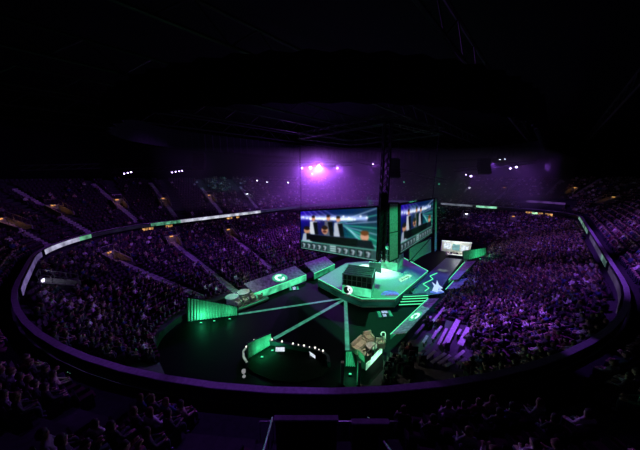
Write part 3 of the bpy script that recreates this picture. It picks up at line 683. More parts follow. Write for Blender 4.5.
nn = curtain(a, b, Y(238, 306.5, b.y), Y(187, 297, a.y), 'tall white curtain wall lit green beside the left desk set', up=1)
for f_, pw, lb in ((.30, 62, 'brightest green uplight at the foot of the tall left curtain wall'), (.55, 15, 'green uplight at the middle of the tall left curtain wall'), (.85, 22, 'green uplight at the desk end of the tall left curtain wall')):
    p = a+(b-a)*f_+nn*.75; uplight((p.x, p.y), lb, pw, None)
a, b = G(247.5, 359, .05), G(273, 343.5, .05)
nn = curtain(a, b, Y(271, 333, b.y), Y(247.5, 343, a.y), 'white curtain wall lit green at the left rim of the round pit', up=1)
for f_, pw in ((.35, 36), (.75, 40)):
    p = a+(b-a)*f_+nn*.8; uplight((p.x, p.y), 'green uplight before the pit curtain wall, %s end' % ('near' if f_ < .5 else 'far'), pw, None)
a, b = G(345, 366, .05), G(356, 366.5, .05)
nn = curtain(a, b, Y(352, 351, b.y), Y(345.5, 351, a.y), 'short white curtain lit green at the end of the straight light strip', 10, name='curtain_wall')
uplight((a.x+.3, a.y-.9), 'green uplight before the short curtain near the sofa set', 24, None)
a, b = G(463, 261, .9), G(487, 255, 1.9)
nn = curtain(a, b, Y(486, 247.5, b.y), Y(463, 251, a.y), 'white curtain wall lit green beside the far bright booth', 20)
KEEP_POLY.append([tuple(x) for x in (a-nn*1.2, b-nn*1.2, b+nn*3.5, a+nn*3.5)])
p = a+(b-a)*.5+nn*1.2; uplight((p.x, p.y), 'green uplight before the far right curtain wall', 60, 1.5)
# ------------------------------------------------------------------ round pit
RIMP = [(247, 362.5), (243.6, 357), (243.4, 351.5), (246.4, 347.5), (254, 341), (261.6, 339), (272, 340.3), (282, 342.2), (293, 344.3), (304, 346.3), (315, 348.5), (323, 351.5), (328, 356), (329, 362)]
rimw = [G(*p, .5) for p in RIMP]; pc = G(284, 357, 0)
t = at('pit_ring', 'dark round pit with white bulbs along its far rim, nearest on the floor', 'pit', pc)
q = MB(); q.slab([(p.x, p.y, .01) for p in rimw+[G(322, 377, 0), G(300, 383, 0), G(272, 381, 0), G(252, 373, 0)]], (0, 0, .05)); t.part('carpet', q, mat('dark green carpet', (.012, .017, .014), .9, spec=.05))
q = MB()
for a, b in zip(rimw, rimw[1:]):
    n = Vector((b.y-a.y, a.x-b.x, 0)).normalized()*-.12
    q.hexa([Vector((p.x, p.y, z))+m for z in (0, .5) for p, m in ((a, n), (b, n), (b, -n), (a, -n))])
rim = t.part('rim_wall', q, M['deckdark'])
for p in rimw[3:12]:
    q = MB(); q.lathe((p.x, p.y, .5), [(.03, 0), (.06, .03), (.08, .09), (.05, .15), (.02, .17)], 10); t.part('bulb', q, M['bulb'])
for pa, pb in zip(rimw[4:11], rimw[5:12]):
    if pa.x > -3: p = (pa+pb)/2; q = MB(); q.lathe((p.x, p.y, .5), [(.02, 0), (.04, .02), (.05, .06), (.02, .1)], 8); t.part('bulb', q, M['bulb'])
q = MB()
for a, b in zip(rimw[:6], rimw[1:7]):
    n = Vector((b.y-a.y, a.x-b.x, 0)).normalized()*-.07; q.hexa([Vector((p.x, p.y, z))+m for z in (.5, .56) for p, m in ((a, n), (b, n), (b, -n), (a, -n))])
t.part('rim_light', q, em('rim white', (.75, 1., .85), .30, .5, 2.), 'pale curved light on the left rim')
def monitor(bl, br, tr, tl, label):
    t = at('monitor', label, 'monitor', (bl+br)/2, 'white monitors in the pit'); q = MB(); q.slab([bl, br, tr, tl], (0, .12, .02)); t.part('body', q, M['black'])
    e = Vector((0, -.02, 0)); cc = (bl+br+tr+tl)/4; q = MB(); q.slab([cc+(x-cc)*.92+e for x in (bl, br, tr, tl)], (0, .015, 0)); t.part('display', q, M['lcd'])
    q = MB(); m_ = (bl+br)/2; q.bar((m_.x, m_.y+.1, .07), (m_.x, m_.y+.1, bl.z+.1), .06); q.box((m_.x, m_.y+.12, .09), (.6, .4, .04)); t.part('stand', q, M['black'])
a = G(280, 353, .07)
monitor(Y(275, 351.5, a.y), Y(285, 351.5, a.y), Y(285, 347, a.y), Y(275.5, 347, a.y), 'white monitor facing the audience in the middle of the round pit')
a = G(312, 359, .07)
monitor(Y(310, 355, a.y+.4), Y(315.5, 358.8, a.y), Y(315.5, 355.5, a.y), Y(309, 350.8, a.y+.4), 'turned white monitor on the right side of the round pit')
p = G(244, 376, .07); q = MB(); q.lathe((p.x, p.y, 0), [(.12, 0), (.13, .06), (.03, .1), (.03, .35), (.14, .4), (.15, .58), (.06, .62)], 12); tag(q.build('floor_lamp', em('lamp white', (.9, .9, .95), .25)), 'small pale lamp on the floor left of the round pit', 'lamp')
# ------------------------------------------------------------------ sofa set and desk set
def local(o, rz): c, s = math.cos(rz), math.sin(rz); return lambda x, y, z=0: Vector((o.x+c*x-s*y, o.y+s*x+c*y, o.z+z))
def sofa(o, rz, w, label, name='sofa', grp='cream seats on the sofa set'):
    t = thing(name, label, 'sofa' if name == 'sofa' else 'armchair', o, grp, rz); t.scale = (.8,)*3
    q = MB(); q.box((0, 0, .24), (w, .8, .3)); q.build('base', M['cream'], t)
    n = max(1, round(w/.75))
    for k in range(n):
        q = MB(); x = -w/2+.1+(w-.2)*(k+.5)/n; q.box((x, .02, .44), ((w-.24)/n, .62, .14)); q.build('cushion', M['cream'], t)
    q = MB(); q.box((0, -.36, .55), (w, .2, .75), 0, .12); q.build('backrest', M['cream'], t)
    for s in (-1, 1): q = MB(); q.box((s*(w/2-.07), .0, .45), (.16, .8, .5)); q.build('armrest', M['cream'], t)
    for sx in (-1, 1):
        for sy in (-1, 1): q = MB(); q.bar((sx*(w/2-.1), sy*.3, 0), (sx*(w/2-.1), sy*.3, .1), .03); q.build('leg', M['black'], t)
    return t
PZ = .7
P_ = [G(353, 353, PZ), G(366, 363, PZ), G(382, 346, PZ), G(371, 337.5, PZ)]; pcn = sum(P_, Vector())/4
t = at('set_platform', 'low platform of the sofa set with a glowing pale green front', 'platform', (pcn.x, pcn.y, 0))
q = MB(); q.slab([(p.x, p.y, .02) for p in P_], (0, 0, PZ-.02)); t.part('deck', q, mat('set floor', (.10, .09, .08), .6))
q = MB(); n = Vector((P_[2].y-P_[1].y, -(P_[2].x-P_[1].x), 0)).normalized()*.04; q.hexa([Vector((p.x, p.y, z))+s for z in (.05, PZ-.04) for p, s in ((P_[1], n), (P_[2], n), (P_[2], n*.1), (P_[1], n*.1))]); t.part('front_board', q, M['g_pale'], 'glowing pale green front board')
q = MB(); q.path([P_[1]+Vector((0, 0, .9)), P_[2]+Vector((0, 0, .9))], .04)
for k in range(7): p = P_[1]+(P_[2]-P_[1])*k/6; q.bar(p, p+Vector((0, 0, .9)), .03)
t.part('railing', q, M['steel'])
ax = (P_[2]-P_[1]); ang = math.atan2(ax.y, ax.x)
Lp = local(pcn, ang)
sofa(Lp(-.45, .6), ang+math.pi, 2.0, 'cream sofa at the back of the sofa set')
sofa(Lp(.95, .55), ang+math.pi-.5, .95, 'cream armchair at the far end of the sofa set', 'armchair')
sofa(Lp(-1.1, -.35), ang-math.pi/2-.3, .95, 'cream armchair at the near end of the sofa set', 'armchair')
sofa(Lp(1.0, -.55), ang+.6, .95, 'cream armchair beside the glowing front of the sofa set', 'armchair')
tb = thing('coffee_table', 'round white coffee table between the cream seats', 'table', Lp(.1, -.25), None, ang); q = MB(); q.lathe((0, 0, 0), [(.45, .40), (.47, .42), (.47, .45), (.44, .46)], 24); q.build('tabletop', M['white'], tb)
q = MB(); q.lathe((0, 0, 0), [(.25, 0), (.24, .03), (.05, .05), (.05, .40)], 16); q.build('pedestal', M['black'], tb)
o = Lp(2.1, -.45); cu = thing('curled_rail', 'curled rail at the far corner of the sofa set, its green light put in as glow', 'lamp', (o.x, o.y, PZ))
q = MB(); q.lathe((0, 0, 0), [(.18, 0), (.17, .04), (.04, .06), (.04, .1)], 14); q.build('base', M['black'], cu)
q = MB(); q.path([(0, 0, .05), (0, 0, .55)]+[(-.2+.2*math.cos(k*.5), 0, .55+.2*math.sin(k*.5)) for k in range(9)], .04); q.build('stem', M['g_pale'], cu, True)  # curled rail; its green light is put in as emission
for px, lb in ((342, 'left'), (358.5, 'right')):
    p = G(px, 384, .0); tp_ = Y(px, 362, p.y); t = at('gate_post', 'slim green lit post at the %s of the gap below the short curtain' % lb, 'post', p, 'green lit posts by the near exit')
    q = MB(); q.box((p.x, p.y, tp_.z/2), (.22, .22, tp_.z)); t.part('shaft', q, M['curtain']); q = MB(); q.box((p.x, p.y, .04), (.4, .4, .08)); t.part('foot', q, M['black'])
point((G(350, 372, 0).x, G(350, 372, 0).y, 1.6), GREEN, 8)
# left desk set
D0 = G(247, 303, 0); o = local(D0, .72)
t = at('set_platform', 'low dark platform under the left desk set', 'platform', D0); q = MB(); q.slab([o(-2.0, -1.1, .01), o(2.3, -1.1, .01), o(2.3, 1.3, .01), o(-2.0, 1.3, .01)], (0, 0, .35)); t.part('deck', q, mat('grey set floor', (.3, .29, .28), .7))
q = MB(); q.bar(o(-2, -1.13, .3), o(2.3, -1.13, .3), .05); t.part('edge_light', q, M['g_soft'])
for (x, y, w, lb) in ((-1.6, .35, .8, 'rounded white counter nearest the curtain wall on the left desk set'), (-.1, .55, .8, 'rounded white counter at the middle of the left desk set'), (1.3, .75, .7, 'rounded white counter at the tarp end of the left desk set')):
    c = o(x, y, .36); t = thing('counter', lb, 'counter', c, 'white counters of the left desk set', .72)
    q = MB(); q.lathe((0, 0, 0), [(w*.75, 0), (w*.8, .1), (w*.8, .85)], 20); q.build('body', M['white'], t); q = MB(); q.lathe((0, 0, 0), [(w*.9, .85), (w*.95, .88), (w*.95, .93), (w*.9, .95)], 20); q.build('countertop', M['white'], t)
for k, (x, y) in enumerate(((-1.2, -.5), (-.3, -.45), (.6, -.4), (1.5, -.3))):
    sofa(o(x, y, .36), .72+math.pi, .8, 'cream armchair on the left desk set, %s from the curtain wall' % ordw(k), 'armchair', 'cream armchairs on the left desk set')
point(o(-.3, -.2, 3.2), (.8, 1., .75), 60); point(o(-1.2, .4, 2.6), GREEN, 40)
pt = local(pcn, ang)(0, 0, 2.6); point(pt, (1., .88, .68), 75)
# far bright booth
a, b = Y(441, 251, 46), Y(470, 256, 44); up_ = Vector((0, 0, 1))
h0 = (Y(441, 240.5, 46)-a).length; h1 = (Y(469, 243, 44)-b).length
t = at('broadcast_booth', 'bright white broadcast booth at the far right corner of the floor', 'booth', (a+b)/2)
q = MB(); q.slab([a, b, b+up_*h1, a+up_*h0], (.1, .4, 0)); t.part('back_wall', q, M['white'])
nb = Vector((b.y-a.y, -(b.x-a.x), 0)).normalized()
q = MB(); q.slab([a, b, b+nb*4.5, a+nb*4.5], (0, 0, -.15)); t.part('deck', q, M['white'])
q = MB(); q.slab([a+nb*4.5, b+nb*4.5, b+nb*4.5-up_*.6, a+nb*4.5-up_*.6], nb*.05); t.part('front_board', q, M['g_soft'])
for k in range(3):
    f0, f1 = .08+k*.3, .32+k*.3; q = MB(); q.slab([a+(b-a)*f0+up_*.7+nb*.05, a+(b-a)*f1+up_*.7+nb*.05, a+(b-a)*f1+up_*1.9+nb*.05, a+(b-a)*f0+up_*1.9+nb*.05], nb*.04); t.part('wall_screen', q, [M['lcd'], em('booth teal', (.3, .7, .75), .6, .4, 1.), M['lcd']][k])
q = MB(); q.bar(a+up_*h0+nb*.2, b+up_*h1+nb*.2, .09); t.part('top_light', q, M['white_em'])
for k in range(4): p = a+(b-a)*(.2+k*.2)+nb*2.4; sofa(Vector((p.x, p.y, a.z+.0)), math.atan2(nb.y, nb.x)-math.pi/2, .8, 'cream armchair in the bright far booth, %s from its left wall' % ordw(k), 'armchair', 'armchairs in the far booth')
dk = (a+b)/2+nb*3.4; t = thing('booth_desk', 'dark desk at the front of the bright far booth', 'desk', dk, None, math.atan2(b.y-a.y, b.x-a.x)); q = MB(); q.box((0, 0, .72), (3.4, .7, .06)); q.build('desktop', M['white'], t); q = MB(); q.box((0, -.25, .35), (3.2, .06, .7)); q.build('modesty_panel', M['deckdark'], t)
for s in (-1, 1): q = MB(); q.box((s*1.5, 0, .35), (.08, .6, .7)); q.build('leg', M['black'], t)
point((a+b)/2+nb*2.2+up_*2.6, (.9, 1., .85), 260)
# ------------------------------------------------------------------ lighting rig
def spot(loc, tgt, col, power, ang, blend=.5, r=.15):
    l = bpy.data.lights.new('spot_lamp', 'SPOT'); l.color = col; l.energy = power; l.spot_size = math.radians(ang); l.spot_blend = blend; l.shadow_soft_size = r
    o = bpy.data.objects.new('spot_lamp', l); COL.objects.link(o); o.location = loc
    o.rotation_euler = (Vector(tgt)-Vector(loc)).to_track_quat('-Z', 'Y').to_euler(); return o
PURP, VIO, BLUE = (.34, .09, 1.), (.42, .17, 1.), (.10, .16, 1.)
def fixture(p, tgt, label, lens, s=.32, group='moving head lamps in the rig'):
    p = Vector(p); d = (Vector(tgt)-p).normalized(); side = Vector((d.y, -d.x, 0)).normalized()
    t = at('moving_head_lamp', label, 'stage lamp', p, group)
    q = MB(); q.bar(p-d*s*1.1, p+d*s*.9, s*.62, 12); t.part('head', q, M['black'])
    q = MB(); q.bar(p+d*s*.9, p+d*s*.98, s*.54, 12); t.part('lens', q, lens)
    q = MB()
    for k in (-1, 1): q.bar(p+side*s*.75*k, p+side*s*.75*k+Vector((0, 0, s*1.3)), s*.1)
    q.bar(p-side*s*.75+Vector((0, 0, s*1.3)), p+side*s*.75+Vector((0, 0, s*1.3)), s*.1); q.bar(p+Vector((0, 0, s*1.3)), p+Vector((0, 0, s*2.2)), s*.14); t.part('yoke', q, M['black'])
camp = (0, 0, ZC)
FIX = [((318.5, 166.5), 50, 'lens_p', .55, 'brightest violet lamp in the rig above the left hanging screen', 1.),
       ((310.5, 167.5), 50, 'lens_p', .34, 'bright violet lamp just left of the brightest one', .3), ((302, 168), 51, 'lens_v', .32, 'violet lamp at the left end of the bright cluster', .12),
       ((337.5, 168), 50, 'lens_v', .32, 'violet lamp right of the brightest one', .12), ((312, 173.5), 49, 'lens_v', .24, 'small violet lamp hanging below the bright cluster', .05),
       ((124, 173.5), 44, 'lens_v', .2, 'small violet lamp at far left, first of its row of three', 0), ((127.5, 172.8), 44, 'lens_v', .2, 'small violet lamp at far left, middle of its row of three', 0), ((131, 172), 44, 'lens_v', .2, 'small violet lamp at far left, last of its row of three', 0),
       ((172, 172.3), 48, 'lens_v', .2, 'small violet lamp, leftmost of the four over the left seats', 0), ((175.5, 171.7), 48, 'lens_v', .2, 'small violet lamp, second of the four over the left seats', 0), ((179, 171.2), 48, 'lens_v', .2, 'small violet lamp, third of the four over the left seats', 0), ((182, 170.6), 48, 'lens_v', .2, 'small violet lamp, last of the four over the left seats', 0),
       ((257, 180.5), 56, 'lens_w', .24, 'small pale lamp left of the violet haze, leftmost of three', 0), ((267, 182), 56, 'lens_w', .2, 'small pale lamp left of the violet haze, middle of three', 0), ((288, 182.5), 56, 'lens_w', .26, 'small pale lamp at the edge of the violet haze, last of three', 0),
       ((471, 176), 52, 'lens_v', .34, 'violet lamp right of the screens beside the hanging speaker', .03), ((466, 174.5), 52, 'lens_v', .18, 'tiny violet lamp left of the one beside the hanging speaker', 0),
       ((510.5, 168.3), 52, 'lens_v', .3, 'pale violet lamp at right, left one of the pair', .02), ((516.5, 167), 52, 'lens_v', .34, 'pale violet lamp at right, right one of the pair', .03),
       ((373, 164), 52, 'lens_v', .2, 'small violet lamp over the corner mast', .03), ((500, 159.5), 50, 'lens_w', .14, 'tiny pale lamp high at right, left of two', 0), ((505, 159), 50, 'lens_w', .14, 'tiny pale lamp high at right, right of two', 0),
       ((404, 182), 52, 'lens_g', .2, 'green lamp high between the right screen and the rig', 0), ((439, 184), 54, 'lens_g', .24, 'green lamp high right of the hanging screens', 0)]
for px, y, lens, s, lab, pw in FIX:
    p = Y(*px, y); tg = Vector((2, 8, 9)); fixture(p, tg, lab, M[lens], s)
    if pw: point(p+(tg-p).normalized()*s*1.5, (.42, .10, 1.), 1500*pw, .12)
    if pw: spot(p+(tg-p).normalized()*s*1.3, p+Vector((-.25*(tg-p).x*0+.1, -1, -.62)), (.40, .08, 1.), 11000*pw, 118, .35, .12)
truss('lighting_truss', Y(262, 164.5, 51), Y(352, 164, 51), 'black lighting truss that carries the bright violet cluster')
truss('lighting_truss', Y(455, 170, 53), Y(535, 162, 53), 'black lighting truss over the right seats with the pale violet pair')
truss('lighting_truss', Y(112, 171, 45), Y(190, 168, 49), 'black lighting truss over the left seats with seven small lamps')
truss('lighting_truss', Y(250, 178, 57), Y(296, 180, 57), 'black lighting truss with three pale lamps left of the violet haze')
truss('lighting_truss', Y(20, 168, 34), Y(100, 166, 40), 'black lighting truss high over the far left seats')
truss('lighting_truss', Y(355, 160, 53), Y(445, 181, 56), 'black sloping truss behind the hanging screens')
for px, y, lab in (((483, 168), 49, 'black hanging loudspeaker array over the right seats'), ((392, 170), 40, 'black hanging loudspeaker array behind the corner mast'), ((200, 163), 46, 'black hanging loudspeaker array over the left seats')):
    p = Y(*px, y); t = at('speaker_array', lab, 'loudspeaker', p, 'hanging loudspeaker arrays')
    for k in range(6): q = MB(); q.box(p+Vector((0, -.03*k*k, 1.5-k*.5)), (2.2, .9, .46), 0, -.05*k); t.part('cabinet', q, M['black'])
    q = MB(); q.box(p+Vector((0, 0, 1.85)), (2.0, .6, .12)); 
    for s in (-1, 1): q.bar(p+Vector((s*.8, 0, 1.85)), p+Vector((s*.8, 0, 6)), .03)
    t.part('rigging', q, M['black'])
RIG = UV(18, 30, 17.2)
# violet wash on the seats, green and blue wash on the stage
def wash(u, v, z, tgt, col, power, ang, bl=.6): spot(UV(u, v, z), tgt, col, power, ang, bl)
wash(3, 48, 18.0, UV(-3, 52, 3), PURP, 4900, 74, .8)
wash(2, 30, 18.0, UV(-2, 32, 3), PURP, 4000, 62, .8)
wash(6, 26, 17.5, UV(2, 23, 2), PURP, 15000, 44, .7)
wash(10, 62, 18.0, UV(6, 72, 4), PURP, 3600, 84, .8)
wash(2, 36, 17.0, UV(-13, 36, 9), PURP, 6500, 66, .8)
wash(2, 56, 17.0, UV(-13, 56, 9), PURP, 2600, 66, .8)
wash(34, 12, 18.0, UV(42, 8, 3), PURP, 1900, 76, .9)
wash(36, 36, 18.0, UV(45, 36, 3), PURP, 1350, 74, .9)
wash(38, 58, 18.0, UV(40, 62, 3), PURP, 1700, 84, .8)
wash(34, 40, 18.0, G(205, 196, 9), VIO, 7500, 60, .8)
wash(34, 16, 18.0, G(60, 215, 9), (.42, .10, 1.), 3000, 70, .8)
wash(30, 10, 18.0, G(60, 330, 6), PURP, 380, 56, .8)
wash(14, 14, 18.0, G(250, 386, 6.5), PURP, 1300, 26, .6)
wash(12, 14, 18.0, G(120, 358, 6.5), PURP, 800, 22, .6)
wash(4, 20, 18.0, G(585, 348, 6.5), PURP, 800, 14, .6)
wash(17, 31, 13.0, UV(15.5, 25, 1), (.08, 1., .42), 9000, 80)
wash(10, 24, 16., G(395, 278, 1), (.08, 1., .42), 11000, 30)
wash(28, 24, 17., G(375, 272, 1), (.6, 1., .8), 70000, 16)
wash(10, 40, 16.5, G(393, 235, 9), GREEN, 0, 30)
spot(UV(3, 20, 14), (w_bl+w_tr)/2, GREEN, 1500, 34); spot(UV(6, 22, 4), Y(420, 247, 28), GREEN, 700, 50)
spot(UV(6, 40, 16.5), Y(436, 225, 30), GREEN, 1200, 30)
spot(UV(22, 34, 12), G(376, 268, 2), GREEN, 900, 40)
wash(8, 42, 15.5, G(432, 285, .5), BLUE, 8000, 38)
for px, py, y, tx, ty, c, pw, an in ((380, 166, 54, 378, 200, GREEN, 2600, 16), (440, 165, 58, 437, 188, GREEN, 2200, 22), (470, 176, 52, 452, 190, GREEN, 1500, 40), (373, 164, 52, 372, 195, VIO, 1600, 14), (505, 164, 52, 540, 190, VIO, 1800, 40), (236, 168, 58, 222, 176, (.1, .7, .6), 700, 80)):
    spot(Y(px, py, y), Y(tx, ty, y+6), c, pw, an)
# haze under the rig
hz = MB(); c8 = [(-26, 37), (34, 37), (64, 60), (40, 84), (-10, 72)]
hz.slab([(x, y, 9.5) for x, y in c8], (0, 0, 9.8)); hv = bpy.data.materials.new('stage haze'); hv.use_nodes = True; nt = hv.node_tree; nt.nodes.clear()
vo = nt.nodes.new('ShaderNodeOutputMaterial'); vs_ = nt.nodes.new('ShaderNodeVolumeScatter'); vs_.inputs['Density'].default_value = .021; vs_.inputs['Anisotropy'].default_value = .35
nt.links.new(vs_.outputs[0], vo.inputs['Volume'])
pm_ = bpy.data.materials.new('added halo haze'); pm_.use_nodes = True; nt = pm_.node_tree; nt.nodes.clear()
vo = nt.nodes.new('ShaderNodeOutputMaterial'); vs_ = nt.nodes.new('ShaderNodeVolumeScatter'); tc_ = nt.nodes.new('ShaderNodeTexCoord'); gr_ = nt.nodes.new('ShaderNodeTexGradient'); gr_.gradient_type = 'QUADRATIC_SPHERE'
mu_ = nt.nodes.new('ShaderNodeMath'); mu_.operation = 'MULTIPLY'; mu_.inputs[1].default_value = .16; vs_.inputs['Anisotropy'].default_value = .35
nt.links.new(tc_.outputs['Object'], gr_.inputs[0]); nt.links.new(gr_.outputs['Fac'], mu_.inputs[0]); nt.links.new(mu_.outputs[0], vs_.inputs['Density']); nt.links.new(vs_.outputs[0], vo.inputs['Volume'])
q = MB(); q.lathe((0, 0, 0), [(math.sin(a_*math.pi/12)+.001, -math.cos(a_*math.pi/12)) for a_ in range(13)], 24)
puff = q.build('haze', pm_); puff.location = Y(318, 167, 49.2); puff.scale = (9, 7, 5); tag(puff, 'denser haze added around the brightest lamp cluster for a stronger halo', 'haze', kind='stuff')  # denser haze sphere added to strengthen the halo of the lamps
tag(hz.build('haze', hv), 'thin stage haze hanging under the lighting rig around the violet lamps', 'haze', kind='stuff')
# ------------------------------------------------------------------ pale strips standing in for violet lit row treads at lower right
def z8(x, y): return 375+x/4.72, 290+y/4.72
BEN = [((190, 230), (262, 143)), ((263, 178), (345, 75)), ((277, 240), (312, 190)), ((297, 277), (335, 207)), ((328, 280), (390, 165)), ((398, 282), (440, 203)), ((225, 270), (245, 240)), ((268, 250), (290, 215)), ((385, 235), (402, 205)),
       ((240, 347), (282, 312)), ((263, 372), (330, 320)), ((297, 377), (352, 332)), ((330, 387), (357, 368)), ((367, 357), (418, 310)), ((385, 382), (425, 345)), ((205, 330), (235, 305))]
for k, (a, b) in enumerate(BEN):
    A, B = low_px(*z8(*a)), low_px(*z8(*b)); dd = (B-A); dd.z = 0; L = dd.length; dd.normalize(); n = Vector((-dd.y, dd.x, 0))
    w = .19 if k in (4, 5) else .10
    A = A+Vector((0, 0, .42)); B = B+Vector((0, 0, .42)); B.z = A.z = (A.z+B.z)/2
    t = at('stripe_row', 'empty pale bench row standing in for a lit row tread at lower right, %s' % (('%s from the tarp, upper set' % ordw(k)) if k < 9 else ('%s from the floor, lower set' % ordw(k-9))), 'stripe', (A+B)/2-Vector((0, 0, .4)), 'empty bench rows at lower right')
    q = MB(); q.slab([A-n*w, B-n*w, B+n*w, A+n*w], (0, 0, .06)); t.part('tread_top', q, M['stripe'])
    q = MB(); m_ = max(2, int(L/1.5)); [q.bar(A+(B-A)*(j+.5)/m_, A+(B-A)*(j+.5)/m_-Vector((0, 0, .9)), .05) for j in range(m_)]; t.part('support', q, M['black'])
    KEEP_POLY.append([tuple(p) for p in (A-n*(w+.25), B-n*(w+.25), B+n*(w+.25), A+n*(w+.25))])
# ------------------------------------------------------------------ near ledge: parapets, rails
def rail(pts, label, h=.95, posts=5, glass=False):
    pts = [Vector(p) for p in pts]; t = at('handrail', label, 'railing', pts[0], 'rails in the near upper tier')
    q = MB(); q.path([p+Vector((0, 0, h)) for p in pts], .035, 8); t.part('top_rail', q, M['steel'])
    for a, b in zip(pts, pts[1:]):
        for k in range(posts+1): q = MB(); p = a+(b-a)*k/posts; q.bar(p, p+Vector((0, 0, h)), .025); t.part('post', q, M['steel'])
        if glass: q = MB(); n = Vector((b.y-a.y, a.x-b.x, 0)).normalized()*.01; q.hexa([p+Vector((0, 0, z))+m for z in (.1, h-.08) for p, m in ((a, n), (b, n), (b, -n), (a, -n))]); t.part('glass_panel', q, M['glass'])
for k, (x0, x1) in enumerate(((262, 330), (332, 398))):
    A, B = G(x0, 405, 7.0), G(x1, 405, 7.0); A.z = B.z = up_z(1.9)
    rail([(A.x, 6.5, UZ), (B.x, 6.5, UZ)], 'steel rail along the near violet ledge, %s part' % ('left' if not k else 'right'), .8, 4, False)
for k, (x0, x1, y) in enumerate(((275, 337, 417.5), (353, 388, 421))):
    A, B = G(x0, y, 8.3), G(x1, y, 8.3); t = at('parapet', 'pale topped parapet at the near stair opening, %s one' % ('left, longer' if not k else 'right, shorter'), 'parapet', ((A.x+B.x)/2, A.y, 7), 'parapets at the near stair opening')
    q = MB(); q.hexa([(x, y, z) for z in (5.9, 8.2) for x, y in ((A.x, A.y), (B.x, A.y), (B.x, A.y+.08), (A.x, A.y+.08))]); t.part('wall', q, M['black'])
    q = MB(); q.hexa([(x, y, z) for z in (8.2, 8.25) for x, y in ((A.x-.04, A.y-.03), (B.x+.04, A.y-.03), (B.x+.04, A.y+.11), (A.x-.04, A.y+.11))]); t.part('coping', q, M['ledge'])
    KEEP_POLY.append([(A.x-.2, A.y-.8), (B.x+.2, A.y-.8), (B.x+.2, A.y+.8), (A.x-.2, A.y+.8)])
r0, r1, r2 = G(375, 394, 6.9), G(400, 412, 7.4), G(418, 448, 8.4)
rail([(1.55, 6.2, 6.3), (1.75, 4.2, 7.6)], 'steel stair rail right of the near stair opening', 1., 4)
rail([(-1.55, 6.2, 6.3), (-1.35, 4.2, 7.6)], 'steel stair rail left of the near stair opening', 1., 4)
KEEP_POLY.append([(-1.6, 3.0), (1.8, 3.0), (1.8, 6.6), (-1.6, 6.6)])
# ------------------------------------------------------------------ crowd
for k_, (px, rot) in enumerate((((30, 354), 0), ((42, 363), 0), ((60, 364), 0), ((118, 371), 0), ((142, 371), 0), ((147, 388), 0), ((13, 352), 0), ((300, 384), 0))):
    pass
tar = [p for p in KEEP_POLY]
bb = [(min(q[0] for q in P), max(q[0] for q in P), min(q[1] for q in P), max(q[1] for q in P)) for P in tar]
dots = np.array(KEEP_DOT)
SEATS = []; FOLK = []
for (x, y, z, zone, k, i, s) in PL:
    if (np.hypot(dots[:, 0]-x, dots[:, 1]-y) < dots[:, 2]).any(): continue
    if any(b[0] < x < b[1] and b[2] < y < b[3] and inpoly(x, y, P) for P, b in zip(tar, bb)): continue
    u, v = uv(Vector((x, y, 0))); near = zone == 'upper' and math.hypot(x, y) < 24
    if zone == 'lower':
        if v < 9 and u > 6 and u < 20: continue
        occ = .70 if u < 12 else (.52 if v < 30 else .42)
        if u > 34: occ *= .75
        pp = proj(x, y, z+1)
        if u < 7.5 and pp and pp[0] < 472 and pp[1] > 302:
            if random.random() < .75: continue
            occ = .5
        if s < 1.2: occ = 0
        if 8 < u < 26 and v > 56: occ = .5
    else:
        if near: occ = .72 if x < -3 else (.2 if x < 3.5 else .36)
        elif u > 44 and v < 22: occ = .10
        elif u > 44: occ = .5+.3*min(1, (v-22)/20)
        elif u < 8: occ = .82
        else: occ = .6
    SEATS.append((x, y, z, facing(x, y)+random.gauss(0, .02), zone, k, i, s))
    if random.random() < occ: FOLK.append((x+random.gauss(0, .07)*(zone == 'lower'), y+random.gauss(0, .10)*(zone == 'lower'), z, facing(x, y)+random.gauss(0, .15), zone, k, i, s))
def dist(p): return math.hypot(p[0], p[1], p[2]+.8-ZC)
def inframe(p):
    q = proj(p[0], p[1], p[2]+.9); return q and 2 < q[0] < 638 and q[1] < 449
for L in (SEATS, FOLK): L.sort(key=lambda p: (not inframe(p), dist(p)))
def where(p):
    zone, k, i, s = p[4:]; x = p[0]
    if zone == 'lower': return '%s row from the floor' % ordw(min(16, k))
    blk = ('outside the left ledge bend' if x < -13 else 'by the left violet ledge' if x < -6.5 else 'left of near stairs' if x < -1.6 else 'at near stairs' if x < 1.8 else 'right of near stairs' if x < 7 else 'by the right violet ledge' if x < 14 else 'along the right edge')
    return '%s row above ledge, %s' % (ordw(min(16, k)), blk)
# seats
sm = MB(); sm.box((0, .06, .43), (.46, .44, .07)); sm.box((0, .27, .41), (.44, .05, .06)); S_PAN = sm
sb = MB(); sb.box((0, -.2, .68), (.46, .06, .50), 0, .14); sb.box((0, -.245, .90), (.40, .05, .08), 0, .14)
sp = MB(); sp.box((0, -.02, .34), (.5, .05, .05)); [sp.box((q*.25, .02, .30), (.04, .40, .56)) for q in (-1, 1)]; [sp.box((q*.25, .05, .60), (.055, .34, .04)) for q in (-1, 1)]
protos = {n: m.build('proto', mm).data for n, m, mm in (('seat_pan', S_PAN, M['seatr']), ('backrest', sb, M['seat']), ('side_frame', sp, M['black']))}
for o in [o for o in bpy.data.objects if o.name.startswith('proto')]: bpy.data.objects.remove(o)
taken = {(round(p[0], 2), round(p[1], 2)) for p in FOLK}
def link(name, me, loc=(0, 0, 0), rz=0, par=None):
    o = bpy.data.objects.new(name, me); COL.objects.link(o); o.location = loc; o.rotation_euler = (0, 0, rz); o.parent = par; return o
NI = 300
for p in SEATS[:NI]:
    full = (round(p[0], 2), round(p[1], 2)) in taken
    t = thing('arena_seat', '%s dark folding seat, %s' % ('occupied' if full else 'empty', where(p)), 'seat', p[:3], 'arena seats nearest to the camera', p[3])
    for n in protos: link(n, protos[n], par=t)
